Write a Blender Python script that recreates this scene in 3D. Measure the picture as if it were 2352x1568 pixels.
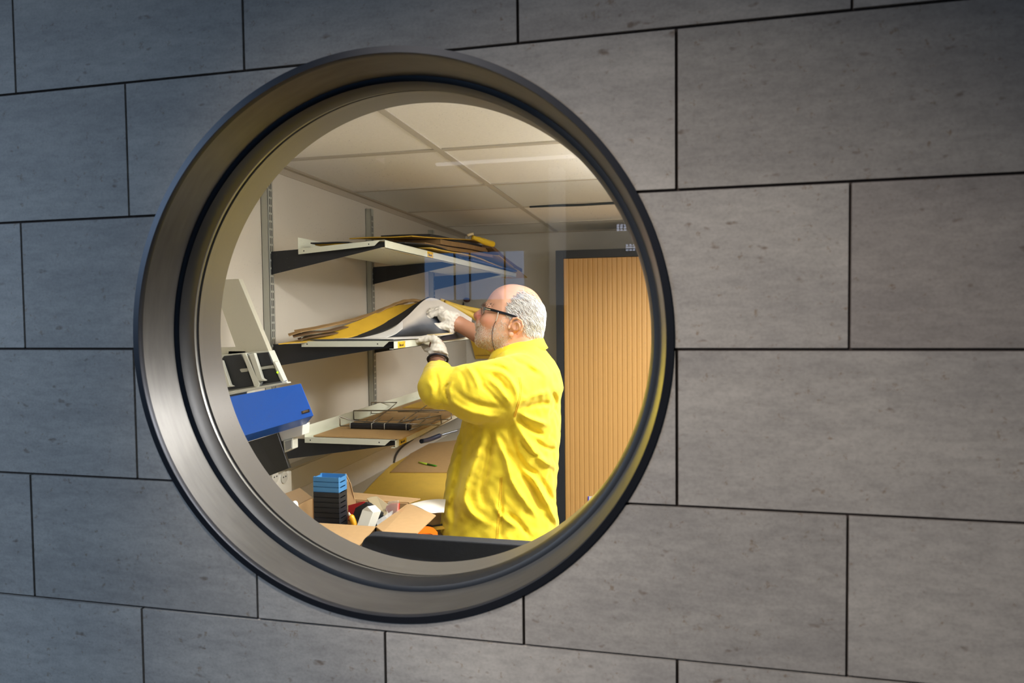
import bpy, bmesh, math, random
import numpy as np
from mathutils import Vector, Matrix
from mathutils.bvhtree import BVHTree
random.seed(7); RNG = np.random.default_rng(7)
C = bpy.context.scene.collection
for o in list(bpy.data.objects): bpy.data.objects.remove(o)

# ------------------------------------------------------------------ camera
CAMZ = 1.6
F = 1600.0                       # focal length in pixels of the 2352 px wide frame
Rw = np.array([[ 0.97440601, 0.00162565, -0.22478944],
               [ 0.22454475, 0.04016248,  0.97363578],
               [-0.01061089, 0.99919184, -0.03876953]])   # world <- (right, up, forward)
cd = bpy.data.cameras.new('camera'); cam = bpy.data.objects.new('camera', cd); C.objects.link(cam)
cd.sensor_width = 36; cd.lens = 36 * F / 2352; cd.clip_start = .05; cd.clip_end = 60
M = Matrix.Identity(4)
for i in range(3):
    M[i][0] = Rw[i][0]; M[i][1] = Rw[i][1]; M[i][2] = -Rw[i][2]
M[2][3] = CAMZ
cam.matrix_world = M
cd.dof.use_dof = True; cd.dof.focus_distance = 2.25; cd.dof.aperture_fstop = 4.0
bpy.context.scene.camera = cam

# ------------------------------------------------------------------ world, light, exposure
sc = bpy.context.scene
sc.view_settings.view_transform = 'Standard'; sc.view_settings.look = 'None'
sc.view_settings.exposure = 0.0; sc.view_settings.gamma = 1.0; sc.view_settings.use_curve_mapping = False
w = bpy.data.worlds.new('world'); sc.world = w; w.use_nodes = True
w.node_tree.nodes['Background'].inputs[0].default_value = (.30, .42, .62, 1)
w.node_tree.nodes['Background'].inputs[1].default_value = 0.10

def area(name, loc, target, size, energy, col, sy=None, spread=180):
    l = bpy.data.lights.new(name, 'AREA'); l.energy = energy; l.color = col
    l.shape = 'RECTANGLE'; l.size = size; l.size_y = sy or size; l.spread = math.radians(spread)
    o = bpy.data.objects.new(name, l); C.objects.link(o); o.location = loc
    o.rotation_euler = (Vector(target) - Vector(loc)).to_track_quat('-Z', 'Y').to_euler()
    return o
# room: ceiling luminaires right of the window view, then two added fill lamps
area('room_lamp', (.76, 3.25, 2.10), (.70, 3.22, 0), .5, 44, (1.0, .99, 1.0), .8, 158)
area('room_lamp_near', (.62, 1.98, 2.10), (.48, 2.02, 0), .5, 61, (1.0, .99, 1.0), .55, 158)
area('room_bench_fill', (-.40, 1.52, 2.10), (-.45, 1.60, 0), .9, 15, (1.0, .99, 1.0), .12)  # added fill for bench, carton and lining, no known fitting
area('room_ceiling_fill', (.72, 2.3, 1.86), (.70, 2.3, 3), .3, 31, (1.0, .99, 1.0), 1.2)  # added fill that brightens the ceiling from below, no known fitting
# hall outside: daylight from high left, two unseen spots added for stone and ring
area('hall_daylight', (-3.3, -.9, 2.4), (-1.3, 1.2, .7), 1.2, 12, (.52, .72, 1.0), 1.2, 75)
def spot(name, loc, target, energy, col, ang, rad):
    l = bpy.data.lights.new(name, 'SPOT'); l.energy = energy; l.color = col; l.spot_size = math.radians(ang); l.spot_blend = 1; l.shadow_soft_size = rad
    o = bpy.data.objects.new(name, l); C.objects.link(o); o.location = loc
    o.rotation_euler = (Vector(target) - Vector(loc)).to_track_quat('-Z', 'Y').to_euler()
spot('hall_stone_fill', (-1.35, -1.0, 3.1), (.12, 1.2, 1.20), 300, (1.0, .92, .84), 34, .2)  # unseen; its soft cone stands in for shade on the upper stone
spot('hall_ring_fill', (-.78, .42, 3.1), (-.58, 1.25, .95), 130, (1.0, .96, .90), 31, .15)  # unseen fill added to brighten the bottom of the ring

# ------------------------------------------------------------------ helpers
def ray(px, py): return Rw @ np.array([px - 1176, 784 - py, F])
def at(px, py, Y): r = ray(px, py); r = r * (Y / r[1]); return Vector((r[0], r[1], r[2] + CAMZ))
def atX(px, py, X): r = ray(px, py); r = r * (X / r[0]); return Vector((r[0], r[1], r[2] + CAMZ))
def atZ(px, py, Z): r = ray(px, py); r = r * ((Z - CAMZ) / r[2]); return Vector((r[0], r[1], r[2] + CAMZ))

def lin(c):
    return tuple((v / 255 / 12.92 if v / 255 <= .04045 else ((v / 255 + .055) / 1.055) ** 2.4) for v in c) + (1,)
MATS = {}
def mat(name, rgb, rough=.6, metal=0, noise=0, scale=20, stretch=(1, 1, 1), bump=0, spec=.5, rgb2=None, coat=0, sheen=0, alpha=1, detail=4, attr=None):
    if name in MATS: return MATS[name]
    m = bpy.data.materials.new(name); m.use_nodes = True; nt = m.node_tree; b = nt.nodes['Principled BSDF']
    b.inputs['Base Color'].default_value = lin(rgb); b.inputs['Roughness'].default_value = rough
    b.inputs['Metallic'].default_value = metal; b.inputs['Specular IOR Level'].default_value = spec
    b.inputs['Coat Weight'].default_value = coat; b.inputs['Sheen Weight'].default_value = sheen
    b.inputs['Alpha'].default_value = alpha
    if noise or bump:
        tc = nt.nodes.new('ShaderNodeTexCoord'); mp = nt.nodes.new('ShaderNodeMapping'); nz = nt.nodes.new('ShaderNodeTexNoise')
        mp.inputs['Scale'].default_value = stretch; nz.inputs['Scale'].default_value = scale; nz.inputs['Detail'].default_value = detail
        nt.links.new(tc.outputs['Object'], mp.inputs[0]); nt.links.new(mp.outputs[0], nz.inputs[0])
        if noise:
            cr = nt.nodes.new('ShaderNodeValToRGB')
            c1 = lin(rgb); c2 = lin(rgb2) if rgb2 else tuple(v * (1 - noise) for v in c1[:3]) + (1,)
            cr.color_ramp.elements[0].position = .3; cr.color_ramp.elements[1].position = .7
            cr.color_ramp.elements[0].color = c2; cr.color_ramp.elements[1].color = c1
            nt.links.new(nz.outputs['Fac'], cr.inputs[0]); nt.links.new(cr.outputs[0], b.inputs['Base Color'])
        if bump:
            bp = nt.nodes.new('ShaderNodeBump'); bp.inputs['Strength'].default_value = bump; bp.inputs['Distance'].default_value = .002
            nt.links.new(nz.outputs['Fac'], bp.inputs['Height']); nt.links.new(bp.outputs[0], b.inputs['Normal'])
    if attr:
        at_ = nt.nodes.new('ShaderNodeAttribute'); at_.attribute_name = attr
        nt.links.new(at_.outputs['Color'], b.inputs['Base Color'])
    MATS[name] = m
    return m
def emit(name, rgb, s, base=(0, 0, 0)):
    m = bpy.data.materials.new(name); m.use_nodes = True; b = m.node_tree.nodes['Principled BSDF']
    b.inputs['Base Color'].default_value = lin(base); b.inputs['Emission Color'].default_value = lin(rgb); b.inputs['Emission Strength'].default_value = s
    return m

def link(name, me, m, parent=None, smooth=False):
    if m is not None and not me.materials: me.materials.append(m)
    if smooth: me.shade_smooth()
    o = bpy.data.objects.new(name, me); C.objects.link(o)
    if parent is not None:
        o.parent = parent; o.matrix_parent_inverse = Matrix.Identity(4)
        o.location = -parent.location if parent.parent is None else Vector((0, 0, 0))
    return o
def recenter(o):
    """move a mesh object's origin to the middle of its base"""
    me = o.data; co = np.empty(len(me.vertices) * 3); me.vertices.foreach_get('co', co); co = co.reshape(-1, 3)
    c = (co.min(0) + co.max(0)) / 2; c[2] = co[:, 2].min(); co -= c
    me.vertices.foreach_set('co', co.ravel()); me.update(); o.location = o.location + Vector(c)
    return o
def tag(o, label, cat, group=None):
    o['label'] = label; o['category'] = cat
    if group: o['group'] = group
    return o
def thing(name, loc, label, cat, group=None):
    o = bpy.data.objects.new(name, None); o.empty_display_size = .05; C.objects.link(o); o.location = loc
    return tag(o, label, cat, group)
def struct(name, me, m, smooth=False):
    o = link(name, me, m, smooth=smooth); o['kind'] = 'structure'; return o
def mesh(vs, fs):
    me = bpy.data.meshes.new('m'); me.from_pydata([tuple(v) for v in vs], [], fs); me.update(); return me

class MB:
    def __init__(s): s.v = []; s.f = []
    def add(s, vs, fs):
        n = len(s.v); s.v += [tuple(v) for v in vs]; s.f += [tuple(i + n for i in f) for f in fs]; return s
    def box(s, x0, x1, y0, y1, z0, z1):
        return s.add([(x0,y0,z0),(x1,y0,z0),(x1,y1,z0),(x0,y1,z0),(x0,y0,z1),(x1,y0,z1),(x1,y1,z1),(x0,y1,z1)],
                     [(0,3,2,1),(4,5,6,7),(0,1,5,4),(1,2,6,5),(2,3,7,6),(3,0,4,7)])
    def prism(s, pts, d):
        """polygon (list of points) extruded by vector d"""
        n = len(pts); pts = [Vector(p) for p in pts]; d = Vector(d)
        return s.add(pts + [p + d for p in pts], [tuple(range(n))[::-1], tuple(range(n, 2*n))] + [(i, (i+1) % n, n + (i+1) % n, n + i) for i in range(n)])
    def tube(s, pts, r, n=8, caps=True):
        pts = [Vector(p) for p in pts]; rs = r if isinstance(r, (list, tuple)) else [r] * len(pts)
        base = len(s.v); up = None; vs = []; fs = []
        for i, p in enumerate(pts):
            t = (pts[min(i+1, len(pts)-1)] - pts[max(i-1, 0)]).normalized()
            if up is None: up = t.orthogonal().normalized()
            up = (up - t * up.dot(t)).normalized(); sd = t.cross(up)
            for k in range(n):
                a = 2 * math.pi * k / n; vs.append(p + (up * math.cos(a) + sd * math.sin(a)) * rs[i])
        for i in range(len(pts) - 1):
            for k in range(n):
                fs.append((i*n + k, i*n + (k+1) % n, (i+1)*n + (k+1) % n, (i+1)*n + k))
        if caps: fs += [tuple(range(n))[::-1], tuple((len(pts)-1)*n + k for k in range(n))]
        return s.add(vs, fs)
    def build(s, name, m, parent=None, smooth=False, bevel=0, seg=2):
        me = mesh(s.v, s.f)
        bm = bmesh.new(); bm.from_mesh(me); bmesh.ops.recalc_face_normals(bm, faces=bm.faces)
        if bevel:
            bmesh.ops.bevel(bm, geom=list(bm.edges), offset=bevel, segments=seg, affect='EDGES', profile=.5, clamp_overlap=True)
        bm.to_mesh(me); bm.free()
        return link(name, me, m, parent, smooth)
def spline(pts, n=8):
    """Catmull-Rom through points"""
    P = [np.array(p, float) for p in pts]; out = []
    P = [2*P[0]-P[1]] + P + [2*P[-1]-P[-2]]
    for i in range(1, len(P)-2):
        for k in range(n):
            t = k / n; a, b, c, d = P[i-1:i+3]
            out.append(.5*((2*b) + (c-a)*t + (2*a-5*b+4*c-d)*t*t + (3*b-a-3*c+d)*t**3))
    out.append(P[-2]); return out
def sheet(rows, th=.0015, nu=8, nv=8, up=(0, 0, 1), wav=0, seed=0):
    """smooth curved sheet through a grid of 3-D control points, given a thickness"""
    rows = [spline(r, nu) for r in rows]; cols = [spline([r[i] for r in rows], nv) for i in range(len(rows[0]))]
    nr = len(cols[0]); nc = len(cols); g = [[np.array(cols[j][i]) for j in range(nc)] for i in range(nr)]
    if wav:
        rn = np.random.default_rng(seed); k = rn.uniform(4, 12, 4); ph = rn.uniform(0, 6, 4)
        for i in range(nr):
            for j in range(nc):
                p = g[i][j]; p[2] += wav*(math.sin(k[0]*6*p[1]+ph[0])*.5 + math.sin(k[1]*6*p[0]+ph[1])*.5)
    vs = [p for r in g for p in r]; d = np.array(Vector(up).normalized()) * th
    vs2 = [p + d for p in vs]; n = nr*nc; fs = []
    for i in range(nr-1):
        for j in range(nc-1):
            a, b, c, e = i*nc+j, i*nc+j+1, (i+1)*nc+j+1, (i+1)*nc+j
            fs += [(a, b, c, e), (n+e, n+c, n+b, n+a)]
    bd = [j for j in range(nc)] + [i*nc+nc-1 for i in range(1, nr)] + [(nr-1)*nc+j for j in range(nc-2, -1, -1)] + [i*nc for i in range(nr-2, 0, -1)]
    for i in range(len(bd)):
        a, b = bd[i], bd[(i+1) % len(bd)]; fs.append((b, a, n+a, n+b))
    mb = MB(); mb.add(vs + vs2, fs); return mb
def text_mesh(body, size, name, m, parent, origin, xdir, ydir, ext=.0003):
    cu = bpy.data.curves.new('t', 'FONT'); cu.body = body; cu.size = size; cu.extrude = ext; cu.align_x = 'CENTER'; cu.align_y = 'CENTER'
    ob = bpy.data.objects.new('t', cu); me = bpy.data.meshes.new_from_object(ob); bpy.data.objects.remove(ob); bpy.data.curves.remove(cu)
    x = Vector(xdir).normalized(); z = x.cross(Vector(ydir)).normalized(); y = z.cross(x)
    me.transform(Matrix.Translation(Vector(origin)) @ Matrix((x, y, z)).transposed().to_4x4())
    me.materials.clear()
    return link(name, me, m, parent)

# ------------------------------------------------------------------ implicit surfaces
def smin(a, b, k):
    h = np.clip(.5 + .5*(b - a)/k, 0, 1); return b*(1-h) + a*h - k*h*(1-h)
def smax(a, b, k): return -smin(-a, -b, k)
class Grid:
    def __init__(s, xs, ys, zs):
        s.x, s.y, s.z = [np.asarray(v, np.float32) for v in (xs, ys, zs)]
        s.X = s.x[:, None, None]; s.Y = s.y[None, :, None]; s.Z = s.z[None, None, :]
    def cap(s, p, q, r1, r2=None, sq=None):
        r2 = r1 if r2 is None else r2; p = np.array(p, np.float32); q = np.array(q, np.float32); d = q - p; L = float(d @ d) + 1e-12
        t = np.clip(((s.X-p[0])*d[0] + (s.Y-p[1])*d[1] + (s.Z-p[2])*d[2]) / L, 0, 1)
        return np.sqrt((s.X-p[0]-t*d[0])**2 + (s.Y-p[1]-t*d[1])**2 + (s.Z-p[2]-t*d[2])**2) - (r1 + (r2-r1)*t)
    def ell(s, c, r):
        k = np.sqrt(((s.X-c[0])/r[0])**2 + ((s.Y-c[1])/r[1])**2 + ((s.Z-c[2])/r[2])**2)
        return (k - 1) * min(r)
    def chain(s, pts, rs, k=.006):
        f = None
        for i in range(len(pts)-1):
            g = s.cap(pts[i], pts[i+1], rs[i], rs[i+1]); f = g if f is None else smin(f, g, k)
        return f
def nets(g, V):
    """naive surface nets on a rectilinear grid"""
    V = V.astype(np.float32); ins = V < 0; nx, ny, nz = V.shape
    cnt = np.zeros((nx-1, ny-1, nz-1), np.int8)
    for dx in (0, 1):
        for dy in (0, 1):
            for dz in (0, 1): cnt += ins[dx:nx-1+dx, dy:ny-1+dy, dz:nz-1+dz]
    act = (cnt > 0) & (cnt < 8); I, J, K = np.nonzero(act); idx = -np.ones(act.shape, np.int64); idx[I, J, K] = np.arange(len(I))
    acc = np.zeros((len(I), 3)); n = np.zeros(len(I)); cs = [g.x, g.y, g.z]
    for ax in range(3):
        o1, o2 = [a for a in range(3) if a != ax]
        for u in (0, 1):
            for v in (0, 1):
                off = [0, 0, 0]; off[o1] = u; off[o2] = v; A = [I+off[0], J+off[1], K+off[2]]; B = list(A); B[ax] = B[ax] + 1
                va = V[tuple(A)]; vb = V[tuple(B)]; m = (va < 0) != (vb < 0); t = np.where(m, va/np.where(m, va-vb, 1), 0)
                p = np.stack([cs[0][A[0]], cs[1][A[1]], cs[2][A[2]]], 1).astype(float); p[:, ax] += t*(cs[ax][B[ax]] - cs[ax][A[ax]])
                acc[m] += p[m]; n[m] += 1
    verts = acc / n[:, None]; faces = []
    for ax in range(3):
        o1, o2 = [(1, 2), (2, 0), (0, 1)][ax]
        sl0 = [slice(None)]*3; sl1 = [slice(None)]*3; sl0[ax] = slice(0, -1); sl1[ax] = slice(1, None)
        a = ins[tuple(sl0)]; b = ins[tuple(sl1)]; E = np.stack(np.nonzero(a != b), 1)
        ok = (E[:, o1] > 0) & (E[:, o2] > 0) & (E[:, o1] < V.shape[o1]-1) & (E[:, o2] < V.shape[o2]-1); E = E[ok]
        q = []
        for (u, v) in ((-1, -1), (0, -1), (0, 0), (-1, 0)):
            e = E.copy(); e[:, o1] += u; e[:, o2] += v; q.append(idx[e[:, 0], e[:, 1], e[:, 2]])
        q = np.stack(q, 1); fl = ~a[E[:, 0], E[:, 1], E[:, 2]]; q[fl] = q[fl][:, ::-1]; faces.append(q)
    return verts, np.concatenate(faces)
def np_mesh(verts, faces):
    me = bpy.data.meshes.new('m'); me.vertices.add(len(verts)); me.vertices.foreach_set('co', np.asarray(verts, np.float32).ravel())
    me.loops.add(faces.size); me.loops.foreach_set('vertex_index', faces.astype(np.int32).ravel()); me.polygons.add(len(faces))
    me.polygons.foreach_set('loop_start', np.arange(0, faces.size, 4, dtype=np.int32)); me.polygons.foreach_set('loop_total', np.full(len(faces), 4, np.int32))
    me.update(calc_edges=True); me.validate(); return me
def relax(verts, faces, n=2):
    e = np.concatenate([faces[:, [0, 1]], faces[:, [1, 2]], faces[:, [2, 3]], faces[:, [3, 0]]])
    for _ in range(n):
        s = np.zeros_like(verts); c = np.zeros(len(verts))
        for a, b in ((0, 1), (1, 0)):
            np.add.at(s, e[:, a], verts[e[:, b]]); np.add.at(c, e[:, a], 1)
        verts = verts*.5 + .5*s/c[:, None]
    return verts
def poly_sd(pts, A, B):
    """signed distance (positive inside) of points A,B to a 2-D polygon"""
    P = np.array(pts, float); d = np.full(A.shape, 1e9); ins = np.zeros(A.shape, bool); j = len(P)-1
    for i in range(len(P)):
        x0, y0 = P[j]; x1, y1 = P[i]; ex, ey = x1-x0, y1-y0; t = np.clip(((A-x0)*ex + (B-y0)*ey)/(ex*ex+ey*ey+1e-12), 0, 1)
        d = np.minimum(d, np.hypot(A-x0-t*ex, B-y0-t*ey))
        ins ^= ((y0 > B) != (y1 > B)) & (A < (x1-x0)*(B-y0)/(y1-y0+1e-12) + x0); j = i
    return np.where(ins, d, -d)
def blur2(T, n):
    for _ in range(n):
        T = (np.roll(T, 1, 0) + np.roll(T, -1, 0) + 2*T)/4; T = (np.roll(T, 1, 1) + np.roll(T, -1, 1) + 2*T)/4
    return T

# ================================================================== THE SETTING
D = 1.2; CX, CZ = -.529, CAMZ - .043
XL, YB, XR, ZC = -1.31, 4.35, .95, CAMZ + .516; YI = 1.418

def stone_mat():
    m = bpy.data.materials.new('limestone'); m.use_nodes = True; nt = m.node_tree; b = nt.nodes['Principled BSDF']
    N = nt.nodes.new; L = nt.links.new
    tc = N('ShaderNodeTexCoord'); a = N('ShaderNodeAttribute'); a.attribute_name = 'tile'
    add = N('ShaderNodeVectorMath'); add.operation = 'ADD'; L(tc.outputs['Object'], add.inputs[0]); L(a.outputs['Vector'], add.inputs[1])
    def noise(scale, st, det=6, rgh=.6):
        mp = N('ShaderNodeMapping'); mp.inputs['Scale'].default_value = st; n = N('ShaderNodeTexNoise')
        n.inputs['Scale'].default_value = scale; n.inputs['Detail'].default_value = det; n.inputs['Roughness'].default_value = rgh
        L(add.outputs[0], mp.inputs[0]); L(mp.outputs[0], n.inputs[0]); return n
    def ramp(src, p0, c0, p1, c1):
        r = N('ShaderNodeValToRGB'); r.color_ramp.elements[0].position = p0; r.color_ramp.elements[0].color = c0
        r.color_ramp.elements[1].position = p1; r.color_ramp.elements[1].color = c1; L(src, r.inputs[0]); return r
    def mul(x, y, fac=1):
        k = N('ShaderNodeMix'); k.data_type = 'RGBA'; k.blend_type = 'MULTIPLY'; k.inputs[0].default_value = fac; L(x, k.inputs[6]); L(y, k.inputs[7]); return k.outputs[2]
    g = lambda v: (v, v, v, 1)
    band = ramp(noise(3.2, (1, 1, 4)).outputs['Fac'], .3, lin((164, 157, 150)), .72, lin((188, 180, 170)))
    fine = ramp(noise(26, (1, 1, 3.2), 5).outputs['Fac'], .30, g(.84), .62, g(1.02))
    grain = ramp(noise(170, (1, 1, 1.2), 3).outputs['Fac'], .25, g(.86), .6, g(1.03))
    spots = ramp(noise(34, (.8, 1, 1.5), 2, .5).outputs['Fac'], .22, (.56, .48, .42, 1), .31, g(1))
    rust = ramp(noise(60, (1, 1, 1), 4, .75).outputs['Fac'], .29, (.72, .62, .52, 1), .39, g(1))
    c = mul(mul(mul(mul(band.outputs[0], fine.outputs[0]), grain.outputs[0]), spots.outputs[0]), rust.outputs[0])
    tone = N('ShaderNodeMix'); tone.data_type = 'RGBA'; tone.blend_type = 'MULTIPLY'; tone.inputs[0].default_value = 1
    a2 = N('ShaderNodeAttribute'); a2.attribute_name = 'tone'; L(c, tone.inputs[6]); L(a2.outputs['Color'], tone.inputs[7])
    L(tone.outputs[2], b.inputs['Base Color']); b.inputs['Roughness'].default_value = .62; b.inputs['Specular IOR Level'].default_value = .35
    bp = N('ShaderNodeBump'); bp.inputs['Strength'].default_value = .25; bp.inputs['Distance'].default_value = .002
    L(spots.outputs[0], bp.inputs['Height']); L(bp.outputs[0], b.inputs['Normal'])
    return m
def facade():
    P = .2656; PX = .535; G = .0026; bm = bmesh.new(); tl = bm.faces.layers.float_vector.new('tile'); tn = bm.faces.layers.float_vector.new('tone')
    rn = random.Random(4)
    for k in range(-6, 8):
        z0 = CAMZ - .0615 + k*P; z1 = z0 + P; off = .0066 + (.2675 if k % 2 == 0 else 0)
        if z0 < 0: z0 = max(z0, 0.0)
        if z1 <= .01: continue
        for j in range(-5, 4):
            x0 = off + j*PX; x1 = x0 + PX; dy = rn.uniform(-.0006, .0006)
            X0, X1, Z0, Z1 = x0+G, x1-G, z0+G, z1-G
            vs = [bm.verts.new(v) for v in [(X0,D+dy,Z0),(X1,D+dy,Z0),(X1,D+dy,Z1),(X0,D+dy,Z1),(X0,D+.02,Z0),(X1,D+.02,Z0),(X1,D+.02,Z1),(X0,D+.02,Z1)]]
            ofs = Vector((rn.uniform(0, 30), rn.uniform(0, 9), rn.uniform(0, 30))); t = rn.uniform(.9, 1.05); tone = Vector((t, t, t))
            if k == 0 and .2 < x0 < .3: tone = Vector((.78, .76, .76))
            if k == 1 and -.05 < x0 < .1: tone = Vector((.86, .86, .86))
            for f in ((0,1,2,3),(7,6,5,4),(4,5,1,0),(5,6,2,1),(6,7,3,2),(7,4,0,3)):
                fc = bm.faces.new([vs[i] for i in f]); fc[tl] = ofs; fc[tn] = tone
    n0 = len(bm.faces)
    x0, x1, z0, z1 = -2.6, 1.9, 0, CAMZ + 1.9
    vs = [bm.verts.new(v) for v in [(x0,D+.006,z0),(x1,D+.006,z0),(x1,D+.006,z1),(x0,D+.006,z1),(x0,YI,z0),(x1,YI,z0),(x1,YI,z1),(x0,YI,z1)]]
    for f in ((0,1,2,3),(7,6,5,4),(4,5,1,0),(5,6,2,1),(6,7,3,2),(7,4,0,3)):
        fc = bm.faces.new([vs[i] for i in f]); fc.material_index = 1
        if f == (7,6,5,4): fc.material_index = 2
    bmesh.ops.recalc_face_normals(bm, faces=bm.faces)
    me = bpy.data.meshes.new('m'); bm.to_mesh(me); bm.free()
    # the tiles overlap the backing block: cut each shell on its own, then join
    me.materials.append(stone_mat()); me.materials.append(mat('joint_mortar', (60, 50, 44), .9)); me.materials.append(mat('wall_paint', (196, 188, 170), .8))
    ob = bpy.data.objects.new('wall_front', me); C.objects.link(ob); ob['kind'] = 'structure'
    cb = MB(); n = 256; R_ = .5225
    ring = [(CX + R_*math.cos(2*math.pi*i/n), CZ + R_*math.sin(2*math.pi*i/n)) for i in range(n)]
    cb.prism([(x, .9, z) for x, z in ring], (0, .9, 0)); cut = cb.build('cutter', None)
    md = ob.modifiers.new('b', 'BOOLEAN'); md.object = cut; md.operation = 'DIFFERENCE'; md.solver = 'EXACT'; md.use_self = True
    dg = bpy.context.evaluated_depsgraph_get(); me2 = bpy.data.meshes.new_from_object(ob.evaluated_get(dg))
    ob.modifiers.clear(); ob.data = me2; bpy.data.objects.remove(cut)
    return ob
facade()

def revolve(name, prof, m, parent, n=224, closed=True):
    vs = []; fs = []; k = len(prof)
    for i in range(n):
        a = 2*math.pi*i/n
        for (y, r) in prof: vs.append((CX + r*math.cos(a), y, CZ + r*math.sin(a)))
    for i in range(n):
        for j in range(k if closed else k-1):
            fs.append((i*k + j, i*k + (j+1) % k, ((i+1) % n)*k + (j+1) % k, ((i+1) % n)*k + j))
    mb = MB().add(vs, fs); o = mb.build(name, m, parent, smooth=False)
    o.data.shade_smooth()
    try:
        import bmesh as _b; bm = _b.new(); bm.from_mesh(o.data)
        for e in bm.edges:
            if len(e.link_faces) == 2 and e.calc_face_angle() > math.radians(28): e.smooth = False
        bm.to_mesh(o.data); bm.free()
    except Exception: pass
    return o
brushed = mat('brushed_metal', (102, 100, 97), .33, .72, noise=.18, scale=14, stretch=(1, 6, 1), bump=.03)
dkmetal = mat('dark_anodised', (48, 50, 56), .32, .6)
rubber = mat('black_rubber', (20, 22, 26), .38)
win = bpy.data.objects.new('window_1', None); C.objects.link(win); win.location = (CX, 1.3, CZ); win['kind'] = 'structure'
revolve('outer_rim', [(1.196, .5310), (1.196, .5190), (1.199, .5178), (1.208, .5180), (1.212, .5225), (1.226, .5225), (1.226, .5310)], dkmetal, win)
revolve('reveal', [(1.200, .5195), (1.286, .5060), (1.286, .5215), (1.204, .5215)], brushed, win)
revolve('gasket', [(1.284, .5215), (1.284, .5050), (1.288, .4965), (1.298, .4925), (1.322, .4900), (1.330, .4920), (1.333, .496), (1.333, .5215)], rubber, win)
revolve('glazing_bead', [(1.333, .5215), (1.333, .4965), (1.335, .4955), (1.341, .4955), (1.342, .497), (1.342, .5215)], mat('bead_metal', (150, 150, 146), .3, .8), win)
revolve('inner_gasket', [(1.342, .5215), (1.342, .5015), (1.354, .5015), (1.354, .5215)], rubber, win)
revolve('inner_lining', [(1.354, .5215), (1.354, .4985), (1.427, .4965), (1.427, .524), (1.4185, .524), (1.4185, .5215)], mat('lining_metal', (118, 115, 110), .32, .62), win)
def glass_mat():
    m = bpy.data.materials.new('window_glass'); m.use_nodes = True; nt = m.node_tree; nt.nodes.clear(); N = nt.nodes.new; L = nt.links.new
    out = N('ShaderNodeOutputMaterial'); tr = N('ShaderNodeBsdfTransparent'); gl = N('ShaderNodeBsdfGlossy'); gl.inputs['Roughness'].default_value = 0
    tr.inputs[0].default_value = (.97, .975, .97, 1); fr = N('ShaderNodeFresnel'); fr.inputs['IOR'].default_value = 1.5
    mx = N('ShaderNodeMixShader'); L(fr.outputs[0], mx.inputs[0]); L(tr.outputs[0], mx.inputs[1]); L(gl.outputs[0], mx.inputs[2])
    # dust and smears on the pane
    tc = N('ShaderNodeTexCoord'); vo = N('ShaderNodeTexVoronoi'); vo.inputs['Scale'].default_value = 190; L(tc.outputs['Object'], vo.inputs[0])
    lt = N('ShaderNodeMapRange'); lt.inputs[1].default_value = .03; lt.inputs[2].default_value = .13; lt.inputs[3].default_value = .7; lt.inputs[4].default_value = 0; L(vo.outputs['Distance'], lt.inputs[0])
    nz = N('ShaderNodeTexNoise'); nz.inputs['Scale'].default_value = 5; nz.inputs['Detail'].default_value = 5; L(tc.outputs['Object'], nz.inputs[0])
    r2 = N('ShaderNodeMapRange'); r2.inputs[1].default_value = .42; r2.inputs[2].default_value = .72; r2.inputs[3].default_value = 0; r2.inputs[4].default_value = 1; L(nz.outputs['Fac'], r2.inputs[0])
    ml = N('ShaderNodeMath'); ml.operation = 'MULTIPLY'; L(lt.outputs[0], ml.inputs[0]); L(r2.outputs[0], ml.inputs[1])
    df = N('ShaderNodeBsdfDiffuse'); df.inputs[0].default_value = (.8, .8, .78, 1); mx2 = N('ShaderNodeMixShader')
    L(ml.outputs[0], mx2.inputs[0]); L(mx.outputs[0], mx2.inputs[1]); L(df.outputs[0], mx2.inputs[2]); L(mx2.outputs[0], out.inputs[0])
    return m
n = 128; vs = [(CX + .5025*math.cos(2*math.pi*i/n), 1.348, CZ + .5025*math.sin(2*math.pi*i/n)) for i in range(n)]
MB().add(vs, [tuple(range(n))]).build('pane', glass_mat(), win)

paint = mat('wall_cream', (202, 195, 180), .75, noise=.04, scale=3)
def slab(name, x0, x1, y0, y1, z0, z1, m): return struct(name, mesh(*(lambda b: (b.v, b.f))(MB().box(x0, x1, y0, y1, z0, z1))), m)
slab('wall_left', XL-.1, XL, YI, YB, 0, ZC+.02, paint)
slab('wall_back', XL-.1, XR+.1, YB, YB+.1, 0, ZC+.02, mat('wall_back_paint', (200, 196, 186), .8, noise=.04, scale=3))
slab('wall_right', XR, XR+.1, YI, YB, 0, ZC+.02, mat('wall_right_paint', (84, 80, 76), .7))
slab('floor', XL-.1, XR+.1, YI, YB+.1, -.1, 0, mat('floor_vinyl', (120, 116, 108), .5, noise=.15, scale=30))
slab('ceiling', XL-.1, XR+.1, YI, YB+.1, ZC, ZC+.08, mat('ceiling_tile', (234, 231, 224), .9, noise=.06, scale=160, bump=.15))
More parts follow.
